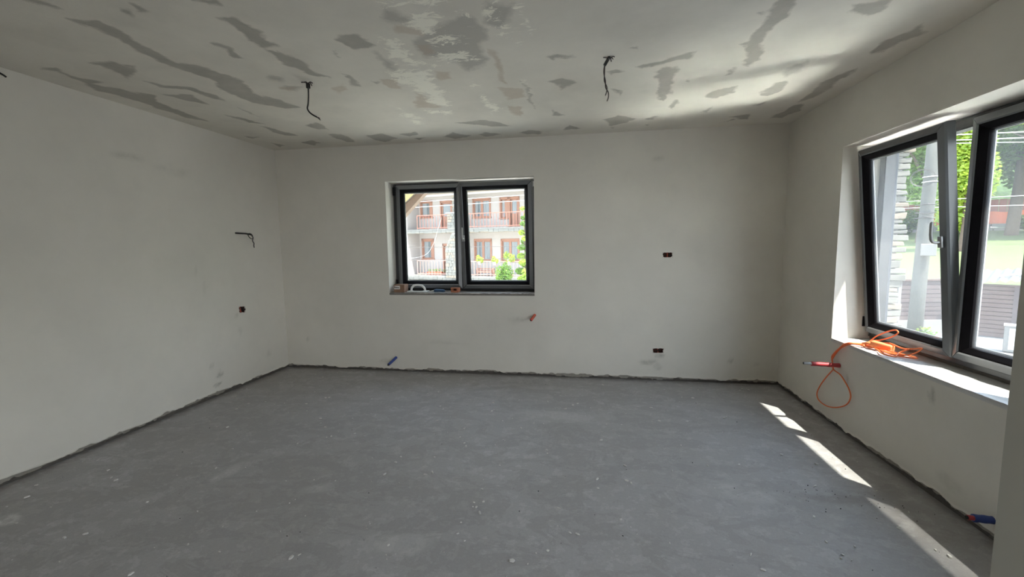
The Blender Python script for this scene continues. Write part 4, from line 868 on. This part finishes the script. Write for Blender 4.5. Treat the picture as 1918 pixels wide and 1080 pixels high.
def board_wall(name, label, a, b, z1, z0, n, mat, posts, pmat, plinth=None):
    a, b = Vector((a[0], a[1], 0)), Vector((b[0], b[1], 0)); e = (b - a); L_ = e.length; e.normalize(); nr = Vector((e.y, -e.x, 0))
    if nr.dot(-a) < 0: nr = -nr
    t = thing(name, label, 'shed', (a + b) / 2 + Vector((0, 0, GZ))); hh = (z1 - z0) / n
    for k in range(n):
        bm = bmesh.new(); c = (a + b) / 2 + Vector((0, 0, z0 + hh * (k + .5))) + nr * rng.uniform(0, 0.01)
        obox(bm, c, e * L_ / 2, nr * 0.014 + Vector((0, 0, -0.008)), (0, 0, hh / 2 - 0.012)); bm_obj('board', bm, mat, t)
    bm = bmesh.new(); obox(bm, (a + b) / 2 + Vector((0, 0, (z0 + z1) / 2)) - nr * 0.06, e * L_ / 2, nr * 0.02, (0, 0, (z1 - z0) / 2)); bm_obj('back_panel', bm, M['acdark'], t)
    for q in posts:
        bm = bmesh.new(); obox(bm, a + e * q + nr * 0.045 + Vector((0, 0, (z1 + z0) / 2 - 0.05)), e * 0.045, nr * 0.025, (0, 0, (z1 - z0) / 2 + 0.06)); bm_obj('post', bm, pmat, t)
    bm = bmesh.new(); obox(bm, (a + b) / 2 + nr * 0.03 + Vector((0, 0, z1 + 0.02)), e * (L_ / 2 + .03), nr * 0.05, (0, 0, 0.025)); bm_obj('cap_rail', bm, M['rust'], t)
    if plinth:
        bm = bmesh.new(); obox(bm, (a + b) / 2 + nr * 0.05 + Vector((0, 0, (z0 + GZ) / 2)), e * L_ / 2, nr * 0.08, (0, 0, (z0 - GZ) / 2)); bm_obj('plinth', bm, M[plinth], t)
    return t, a, e, nr
board_wall('slatted_shed', 'brown slatted shed wall with pale posts behind the utility pole', (9.58, 15.15), (12.1, 15.62), 0.21, -1.02, 9, M['shedboard'], (0.06, 0.50, 1.95), M['lath'], 'ground')
sh, a, e, nr = board_wall('plank_shed', 'low brown plank shed under a corrugated roof seen in the right pane', (11.35, 15.25), (12.75, 13.95), 0.10, GZ + 0.02, 12, M['rust'], (1.15,), M['shedboard'])
V, F = [], []
nu, nv = 90, 6
for i in range(nu):
    for j in range(nv):
        u = -0.15 + 2.2 * i / (nu - 1); v_ = 2.0 * j / (nv - 1); p = a + e * (0.35 + u) - nr * (v_ - 0.25)
        V.append((p.x, p.y, 0.20 + 0.13 * v_ + 0.10 * u + 0.032 * math.sin(u * 2 * math.pi / 0.21)))
for i in range(nu - 1):
    for j in range(nv - 1): q = i * nv + j; F.append((q, q + nv, q + nv + 1, q + 1))
np_obj('roof_sheet', V, F, M['sheet'], sh)
bm = bmesh.new(); p0 = a + e * 0.75 - nr * 0.3; p1 = a + e * 2.1 - nr * 1.2
tube(bm, [(p0.x, p0.y, 0.36), (p1.x, p1.y, 0.60)], 0.035, 8); bm_obj('ridge_pipe', bm, M['white_metal'], sh)

t = thing('outdoor_unit', 'white outdoor unit with a dark square vent beside the slatted shed', 'air conditioner', (9.9, 13.1, -1.08))
px, pf = facing((9.9, 13.1)); c = Vector((9.90, 13.1, -0.86)); bm = bmesh.new(); obox(bm, c, px * 0.17, pf * 0.12, (0, 0, 0.22)); bevel(bm, 0.012); bm_obj('casing', bm, M['acwhite'], t)
bm = bmesh.new(); obox(bm, c - pf * 0.122 + px * 0.055 + Vector((0, 0, 0.10)), px * 0.055, pf * 0.006, (0, 0, 0.055)); bm_obj('vent', bm, M['acdark'], t)
bm = bmesh.new()
for q in (-.13, .13): obox(bm, c + px * q + Vector((0, 0, -0.39)), px * 0.02, pf * 0.1, (0, 0, 0.17))
bm_obj('stand', bm, M['hinge'], t)
t = thing('meter_cabinet', 'pale tall cabinet half hidden by the wall edge at the right', 'cabinet', (10.72, 12.73, GZ))
px, pf = facing((10.72, 12.73)); c = Vector((10.80, 12.73, -1.06)); bm = bmesh.new(); obox(bm, c, px * 0.20, pf * 0.15, (0, 0, 0.33)); bevel(bm, 0.012); bm_obj('casing', bm, M['lath'], t)
bm = bmesh.new(); obox(bm, c + Vector((0, 0, 0.345)) - pf * 0.01, px * 0.215, pf * 0.17, (0, 0, 0.015)); bm_obj('lid', bm, M['white_metal'], t)
bm = bmesh.new(); obox(bm, c - pf * 0.153 + px * 0.03, px * 0.14, pf * 0.004, (0, 0, 0.27)); bm_obj('door', bm, M['acwhite'], t)
for k, (p0, p1, lb) in enumerate((((9.75, 12.45), (10.25, 11.95), 'pale timber plank on the ground nearest the plank shed'), ((9.0, 11.65), (9.95, 11.15), 'pale timber plank lying in the yard nearest the window'))):
    a_, b_ = Vector((p0[0], p0[1], 0)), Vector((p1[0], p1[1], 0)); e_ = (b_ - a_); L_ = e_.length; e_.normalize(); n_ = Vector((e_.y, -e_.x, 0)); zz = GZ + 0.05
    t = thing('timber_plank', lb, 'plank', (a_ + b_) / 2 + Vector((0, 0, GZ)), 'pale planks in the yard'); bm = bmesh.new(); obox(bm, (a_ + b_) / 2 + Vector((0, 0, zz)), e_ * L_ / 2, n_ * 0.18, (0, 0, 0.045), 0.01); bevel(bm, 0.006); bm_obj('board', bm, M['plank'], t)
    for q in (0.2, 0.8):
        bm = bmesh.new(); obox(bm, a_ + e_ * L_ * q + Vector((0, 0, GZ + 0.0)), e_ * 0.05, n_ * 0.15, (0, 0, 0.02)); bm_obj('batten', bm, M['shedboard'], t)
shrub('weed_clump', 'small flowering weed clump at the foot of the utility pole', (8.02, 11.75, GZ), 0.85, 0.24, M['leaf_mid'], 700, 0.05, 71, 'plant')

def wire(label, pts, r, mat, group, sag=0.0):
    a, b = Vector(pts[0]), Vector(pts[-1])
    if len(pts) == 2: P = [a + (b - a) * q + Vector((0, 0, -sag * 4 * q * (1 - q))) for q in [k / 16 for k in range(17)]]
    else: P = smooth_path(pts, 6)
    bm = bmesh.new(); tube(bm, P, r, 6); o = bm_obj('overhead_wire', bm, mat, None, origin=P[0]); return tag(o, label, 'wire', group)
def span(p, q, k0=-1.6, k1=2.6): p, q = Vector(p), Vector(q); return [tuple(p + (q - p) * k0), tuple(p + (q - p) * k1)]
g = 'overhead wires past the right window'
wire('topmost thick pale overhead wire past the right window', span((9.425, 13.03, 4.10), (11.0, 13.30, 4.15)), 0.014, M['wire_pale'], g)
wire('second thick pale overhead wire past the right window', span((9.425, 13.02, 3.965), (11.0, 13.28, 4.00)), 0.014, M['wire_pale'], g)
wire('third pale overhead wire past the right window', span((9.426, 13.01, 3.885), (11.0, 13.27, 3.892)), 0.010, M['wire_pale'], g)
wire('thin overhead wire crossing the tree trunk past the right window', span((9.43, 12.87, 2.485), (11.0, 13.14, 2.546)), 0.008, M['wire_pale'], g)
wire('lowest overhead wire crossing the orange netting past the right window', span((9.43, 12.85, 2.283), (11.0, 13.11, 2.304)), 0.008, M['wire_pale'], g)
# unseen metal sheet added in the yard to throw sun onto the ceiling
t = thing('sun_reflector', 'unseen metal sheet added below the wide right window to reflect sun inside', 'metal sheet', (5.2, 2.4, GZ))
nrm = Vector((-0.225, -0.06, 1.0)).normalized(); ex = Vector((1, 0, 0)); ex = (ex - nrm * ex.dot(nrm)).normalized(); ey = nrm.cross(ex)
bm = bmesh.new(); obox(bm, (5.2, 2.4, GZ + 0.42), ex * 1.1, ey * 0.8, nrm * 0.004); tmetal = NT('sun reflector sheet'); tmetal.color((0.52, 0.55, 0.56)); tmetal.bsdf.inputs['Metallic'].default_value = 1.0; tmetal.rough(0.26); bm_obj('sheet', bm, tmetal.m, t)
for q, hh in ((-0.9, 0.08), (0.9, 0.28)):
    bm = bmesh.new(); c = Vector((5.2, 2.4, GZ + 0.42)) + ex * q; obox(bm, (c.x, c.y, (GZ + c.z) / 2 - 0.005), (0.05, 0, 0), (0, 0.7, 0), (0, 0, (c.z - GZ) / 2 - 0.01)); bm_obj('batten', bm, M['timber'], t)
# ------------------------------------------------------------ outside back: the balcony house
AF = math.radians(13.6); P0 = Vector((-6.795, 28.379, 0)); UF = Vector((math.cos(AF), -math.sin(AF), 0)); NF = Vector((-math.sin(AF), -math.cos(AF), 0))
def Fp(s, z, off=0.0): return P0 + UF * s - NF * off + Vector((0, 0, z))
def fbox(bm, s0, s1, z0, z1, o0, o1, jit=0.0):
    obox(bm, Fp((s0 + s1) / 2, (z0 + z1) / 2, (o0 + o1) / 2), UF * abs(s1 - s0) / 2, NF * abs(o1 - o0) / 2, (0, 0, abs(z1 - z0) / 2), jit)
B = thing('balcony_house', 'pinkish white two storey house with salmon balconies and stone pillars', 'house', Fp(0, GZ, 0))
def part(name, mat, boxes, parent=B, jit=0.0, bev=0):
    bm = bmesh.new()
    for b_ in boxes: fbox(bm, *b_, jit)
    if bev: bevel(bm, bev)
    return bm_obj(name, bm, mat, parent)
WIN = [  # s0 s1 z0 z1 kind
 (-5.72, -4.63, 3.49, 4.80, 'w1'), (-3.99, -2.95, 2.66, 4.71, 'd'), (-1.32, 0.11, 3.34, 4.75, 'w2'), (0.77, 1.46, 3.23, 4.71, 'w1'), (1.46, 2.24, 2.66, 4.71, 'd'), (3.4, 4.8, 3.3, 4.7, 'w2'),
 (-5.67, -4.60, 0.45, 2.00, 'w1'), (-3.87, -2.95, -0.58, 1.62, 'd'), (-1.26, 0.14, 0.33, 1.92, 'w2'), (0.82, 2.21, 0.31, 1.89, 'w2'), (3.4, 4.8, 0.3, 1.9, 'w2')]
ss = sorted({-5.85, 9.0} | {v for w_ in WIN for v in w_[:2]}); zz = sorted({GZ, 5.15} | {v for w_ in WIN for v in w_[2:4]})
bm = bmesh.new()
for i in range(len(ss) - 1):
    j0 = None
    for j in range(len(zz) - 1):
        cs, cz = (ss[i] + ss[i + 1]) / 2, (zz[j] + zz[j + 1]) / 2
        if not any(w_[0] < cs < w_[1] and w_[2] < cz < w_[3] for w_ in WIN): fbox(bm, ss[i], ss[i + 1], zz[j], zz[j + 1], 1.5, 1.75)
bmesh.ops.remove_doubles(bm, verts=bm.verts, dist=0.0005)
bm_obj('recessed_wall', bm, M['bwall'], B)
part('wing_wall', M['bwall'], [(-12, -5.85, GZ, 5.6, 0.0, 3.0)])
part('side_wall', M['bwall'], [(8.0, 9.0, GZ, 5.2, 0.0, 3.0)])
part('back_wall', M['bwall'], [(-5.85, 9.0, GZ, 5.2, 2.2, 2.5)])
for s0, s1, z0, z1, kd in WIN:
    f = 0.10; nm = 'door' if kd == 'd' else 'window'
    w_ = part(nm, M['terwood'], [(s0, s0 + f, z0, z1, 1.46, 1.66), (s1 - f, s1, z0, z1, 1.46, 1.66), (s0, s1, z1 - f * 1.5, z1, 1.46, 1.66), (s0 - .03, s1 + .03, z0, z0 + f * .8, 1.42, 1.66)])
    a0, a1, b0, b1 = s0 + f, s1 - f, z0 + f * .8, z1 - f * 1.5
    if kd == 'd':
        part('door_leaf', M['terwood'], [(a0, a0 + .12, b0, b1, 1.54, 1.6), (a1 - .12, a1, b0, b1, 1.54, 1.6), (a0, a1, b0, b0 + .85, 1.54, 1.6), (a0, a1, b1 - .1, b1, 1.54, 1.6)], w_)
        part('pane', M['darkpane'], [(a0 + .12, a1 - .12, b0 + .85, b1 - .1, 1.57, 1.585)], w_)
    elif kd == 'w1':
        part('casement', M['terwood'], [(a0, a0 + .07, b0, b1, 1.54, 1.6), (a1 - .22, a1, b0, b1, 1.54, 1.6), (a0, a1, b0, b0 + .07, 1.54, 1.6), (a0, a1, b1 - .07, b1, 1.54, 1.6)], w_)
        part('pane', M['darkpane'], [(a0 + .07, a1 - .22, b0 + .07, b1 - .07, 1.57, 1.585)], w_)
        part('curtain', M['curtain'], [(a0 + .10, a0 + .10 + (a1 - a0) * .38, b0 + .07, b1 - .07, 1.560, 1.568)], w_)
    else:
        mid = (a0 + a1) / 2
        part('casement', M['terwood'], [(a0, a0 + .07, b0, b1, 1.54, 1.6), (mid - .09, mid + .09, b0, b1, 1.53, 1.6), (a1 - .07, a1, b0, b1, 1.54, 1.6), (a0, a1, b0, b0 + .07, 1.54, 1.6), (a0, a1, b1 - .07, b1, 1.54, 1.6)], w_)
        for q0, q1 in ((a0 + .07, mid - .09), (mid + .09, a1 - .07)):
            part('pane', M['darkpane'], [(q0, q1, b0 + .07, b1 - .07, 1.57, 1.585)], w_)
            part('curtain', M['curtain'], [(q0 + .02, q0 + (q1 - q0) * .45, b0 + .07, b1 - .07, 1.560, 1.568)], w_)
part('upper_slab', M['slab'], [(-5.85, 8.0, 2.47, 2.62, -0.06, 1.5)])
part('slab_edge', M['stone_a'], [(-5.80 + .36 * k, -5.80 + .36 * k + R.uniform(.335, .358), 2.33 + R.uniform(0, .04), 2.50 + R.uniform(0, .05), -0.10 - R.uniform(0, .03), 0.05) for k in range(38)])['kind'] = 'stuff'
part('slab_soffit', M['soffit'], [(-5.85, 8.0, 2.36, 2.47, 0.05, 1.5)])
part('lower_slab', M['slab'], [(-6.6, 8.0, -0.78, -0.60, -0.10, 1.5)])
part('slab_edge', M['stone_a'], [(-6.5 + .40 * k, -6.5 + .40 * k + R.uniform(.37, .398), -0.90 + R.uniform(0, .04), -0.74 + R.uniform(0, .05), -0.16 - R.uniform(0, .03), 0.02) for k in range(36)])['kind'] = 'stuff'
part('foundation', M['slab'], [(-6.6, 8.0, GZ, -0.78, 0.1, 1.5)])
part('roof_soffit', M['soffit'], [(-12, 9.4, 5.10, 5.18, -0.75, 2.0)])
part('gutter', M['white_metal'], [(-12, 9.4, 5.18, 5.33, -0.88, -0.75)])
part('fascia_beam', M['white_metal'], [(-5.85, 8.0, 4.86, 4.98, -0.02, 0.12)])
bm = bmesh.new(); v = [bm.verts.new(Fp(*p)) for p in ((-12.2, 5.33, -0.9), (9.6, 5.33, -0.9), (9.6, 8.2, 4.5), (-12.2, 8.2, 4.5), (-12.2, 5.19, -0.9), (9.6, 5.19, -0.9), (9.6, 5.19, 4.5), (-12.2, 5.19, 4.5))]
for f in ((0, 1, 2, 3), (4, 5, 6, 7), (0, 4, 5, 1), (1, 5, 6, 2), (2, 6, 7, 3), (3, 7, 4, 0)): bm.faces.new([v[i] for i in f])
bm_obj('roof', bm, M['rooft'], B)
# stone pillar: tapered foot, square middle, thin top post; each stone its own block
pl = part('pillar', M['mortar'], [(-2.60, -1.83, GZ, 1.28, -0.16, 0.5), (-2.44, -1.72, 2.62, 3.64, -0.06, 0.5), (-2.10, -1.70, 3.72, 5.10, 0.06, 0.4)])
bm = bmesh.new(); q = [(-2.62, 1.28), (-1.80, 1.28), (-1.72, 2.33), (-2.06, 2.33)]
prism(bm, q, lambda p, d: Fp(p[0], p[1], d), -0.14, 0.45); bm_obj('flare', bm, M['mortar'], pl)
part('capstone', M['mortar'], [(-2.54, -1.64, 3.64, 3.72, -0.14, 0.55)], pl)
def stones(s_of, z0, z1, off, hs=0.19):
    z = z0
    while z < z1 - 0.06:
        h = min(hs * R.uniform(.75, 1.25), z1 - z); l, r = s_of(z + h / 2); s = l
        while s < r - 0.05:
            w_ = min(R.uniform(.17, .34), r - s)
            if r - s - w_ < 0.1: w_ = r - s
            bm = bmesh.new(); fbox(bm, s + .012, s + w_ - .012, z + .012, z + h - .012, off - R.uniform(.03, .06), off + .1, 0.012); bm_obj('stone', bm, M['stone_b' if R.random() < .35 else 'stone_a'], pl); s += w_
        z += h
stones(lambda z: (-2.62, -1.80), -0.75, 1.28, -0.16)
stones(lambda z: (-2.62 + 0.55 * (z - 1.28), -1.80 + .07 * (z - 1.28)), 1.28, 2.32, -0.14)
stones(lambda z: (-2.46, -1.70), 2.64, 3.64, -0.06)
stones(lambda z: (-2.12, -1.68), 3.74, 5.08, 0.06, 0.16)
def railing(s0, s1, z0, z1, mat, ret=None):
    r = part('railing', mat, [(s0, s1, z1 - .045, z1, 0.02, 0.07), (s0, s1, z0 + .08, z0 + .12, 0.025, 0.065)] + ([(s0, s0 + .05, z1 - .06, z1, 0.02, 1.5), (s0, s0 + .04, z0 + .08, z0 + .12, 0.02, 1.5)] if ret else []))
    n = max(2, int((s1 - s0) / 0.235))
    for k in range(n + 1):
        s = s0 + (s1 - s0 - .03) * k / n; big = k % 5 == 0; bm = bmesh.new(); fbox(bm, s, s + (.04 if big else .018), z0, z1 - .05, 0.03, 0.06); bm_obj('baluster', bm, mat, r)
    return r
M['pinkrail'] = simple('faded pink railing paint', (0.50, 0.27, 0.22), 0.6, 0.08, 8)
railing(-5.02, -2.50, 2.62, 3.62, M['salmon'], True); railing(-1.68, 3.6, 2.62, 3.60, M['salmon'])
railing(-5.12, -2.66, -0.60, 0.46, M['pinkrail'], True); railing(-1.75, 3.6, -0.60, 0.42, M['pinkrail'])
part('drain_pipe', M['white_metal'], [(-1.66, -1.58, -0.6, 5.1, 0.0, 0.08)])
# things on the balconies
t = thing('garden_bench', 'brown curved armed bench on the lower balcony', 'bench', Fp(0.1, -0.60, 0.5))
for nm, bx in (('backrest', [(-.52, .72, -.16, -.10, .62, .66), (-.52, .72, -.28, -.22, .62, .66)]), ('seat', [(-.52, .72, -.38, -.33, .3, .64)]), ('leg', [(-.50, -.44, -.60, -.12, .3, .36)]), ('leg', [(.66, .72, -.60, -.12, .3, .36)]), ('leg', [(-.50, -.44, -.60, -.10, .6, .66)]), ('leg', [(.66, .72, -.60, -.10, .6, .66)])): part(nm, M['terwood'], bx, t)
for k in range(2):
    s = (-.47, .69)[k]; bm = bmesh.new(); tube(bm, smooth_path([Fp(s, -.36, .3), Fp(s, -.20, .26), Fp(s, -.12, .36), Fp(s, -.12, .62)], 4), 0.03, 8); bm_obj('armrest', bm, M['terwood'], t)
t = thing('planter_trough', 'orange terracotta trough with small plants on the lower balcony floor', 'planter', Fp(-3.9, -0.60, 0.5))
part('trough', M['pipe_orange'], [(-4.5, -3.3, -.58, -.38, .35, .65)], t)
rg = np.random.RandomState(4); V, F = leaf_cloud([(tuple(Fp(-4.4 + .3 * k, -.28, .5)), (.13, .13, .12)) for k in range(5)], 250, 0.05, rg); np_obj('foliage', V, F, M['leaf_mid'], t)['kind'] = 'stuff'
for k, (s, z, lb) in enumerate(((-0.02, 0.46, 'lime flower basket left of the two below the middle lower window'), (1.10, 0.42, 'lime flower basket hanging between the two lower windows'), (2.12, 0.60, 'bushy yellow flower basket in front of the right lower window'))):
    t = thing('flower_basket', lb, 'flower basket', Fp(s, z - .25, -.12), 'flower baskets on the lower railing'); bm = bmesh.new()
    tube(bm, [Fp(s, z - .28, -.12), Fp(s, z - .26, -.12), Fp(s, z - .05, -.12)], [0.08, 0.10, 0.15], 12); bm_obj('pot', bm, M['white_metal'], t)
    rg = np.random.RandomState(30 + k); w_ = (.24, .22, .40)[k]; V, F = leaf_cloud([(tuple(Fp(s, z + .05, -.12)), (w_, w_ * .7, w_ * .75)), (tuple(Fp(s - w_ * .4, z + .22, -.12)), (w_ * .5, w_ * .5, w_ * .6)), (tuple(Fp(s + w_ * .5, z - .05, -.12)), (w_ * .5, w_ * .5, w_ * .5))], 420, 0.07, rg)
    np_obj('flowers', V, F, M['leaf_lime' if k != 2 else 'leaf_light'], t)['kind'] = 'stuff'
# shrubs and the tree in front of the house
shrub('conifer_bush', 'dense green bush before the lower balcony seen in the right back pane', (-4.05, 22.35, GZ), 2.05, 0.46, M['leaf_mid'], 5000, 0.055, 81, 'bush')
shrub('golden_bush', 'yellow green bush at the lower right corner of the back window', (-2.86, 21.3, GZ), 1.55, 0.42, M['leaf_light'], 3600, 0.055, 82, 'bush')
rng2 = np.random.RandomState(91); b = Vector((-3.02, 22.6, GZ)); t = thing('garden_tree', 'tall slender garden tree at the right edge of the back window', 'tree', b)
bm = bmesh.new(); tube(bm, smooth_path([b, b + Vector((.05, 0, 1.8)), b + Vector((-.02, 0, 3.4)), b + Vector((.12, 0, 5.0))], 4), [0.09 - 0.006 * k for k in range(13)], 8); bm_obj('trunk', bm, M['bark'], t)
cl = []
for k in range(26):
    z = 0.9 + 4.0 * k / 26; r = 0.50 * (1 - 0.5 * k / 26); a = k * 2.4; cl.append(((b.x + math.cos(a) * r * .8 + .1, b.y + math.sin(a) * r * .8, b.z + z), (r * .55, r * .55, r * .42)))
V, F = leaf_cloud(cl[::2], 4200, 0.055, rng2); o = np_obj('crown', V, F, M['leaf_mid'], t); o['kind'] = 'stuff'
V, F = leaf_cloud(cl[1::2], 4200, 0.055, rng2); o = np_obj('young_leaves', V, F, M['leaf_light'], t); o['kind'] = 'stuff'
# overhead wires across the back view
g = 'overhead wires before the balcony house'
wire('topmost overhead wire before the balcony house', span((-5.303, 19.71, 3.604), (-2.634, 20.17, 3.742), -3, 2.5), 0.011, M['wire_pale'], g)
wire('pale overhead wire crossing the upper window tops of the balcony house', span((-5.302, 19.69, 3.359), (-2.633, 20.145, 3.497), -3, 2.5), 0.011, M['wire_pale'], g)
wire('dark thin overhead wire crossing the lower windows of the balcony house', span((-8.158, 19.02, 1.413), (-2.624, 19.93, 1.392), -0.6, 1.7), 0.010, M['cable_grey'], g)
wire('lowest thin overhead wire along the lower railing of the balcony house', span((-8.155, 18.96, 0.825), (-2.622, 19.875, 0.829), -0.6, 1.7), 0.010, M['cable_grey'], g)
wire('pale drooping wire looping down beside the stone pillar', [(-6.45, 19.4, 2.75), (-6.632, 19.35, 2.20), (-6.85, 19.3, 1.55), (-7.234, 19.13, 1.034), (-8.3, 19.0, 0.85)], 0.005, M['wire_pale'], g)
# timber brace of this house's eave outside the back window
t = thing('timber_brace', 'brown diagonal timber brace outside the top left corner of the back window', 'beam', (-2.75, 6.0, 1.7))
bm = bmesh.new(); prism(bm, [(-2.85, 1.605), (-1.85, 2.578), (-1.85, 2.64), (-2.85, 1.80)], lambda p, d: Vector((p[0], d, p[1])), 5.98, 6.10); bm_obj('brace', bm, M['timber'], t)
bm = bmesh.new(); tube(bm, [(-2.85, 5.97, 1.80), (-1.85, 5.97, 2.64)], 0.009, 6); bm_obj('edge_bead', bm, M['plank'], t)
bm = bmesh.new(); prism(bm, [(-2.95, 1.62), (-1.85, 2.75), (-2.95, 2.85)], lambda p, d: Vector((p[0], d, p[1])), 6.10, 6.13); bm_obj('infill_panel', bm, M['ply'], t)
bm = bmesh.new(); box(bm, -3.05, -2.80, 5.95, 6.15, GZ, 3.16); bm_obj('post', bm, M['timber'], t)
bm = bmesh.new(); box(bm, -3.05, 1.2, 5.96, 6.14, 2.75, 2.95); bm_obj('beam', bm, M['timber'], t)
for k in range(4):
    bm = bmesh.new(); box(bm, -2.9 + 1.2 * k, -2.8 + 1.2 * k, 5.08, 5.97, 2.80, 2.92); bm_obj('rafter', bm, M['timber'], t)
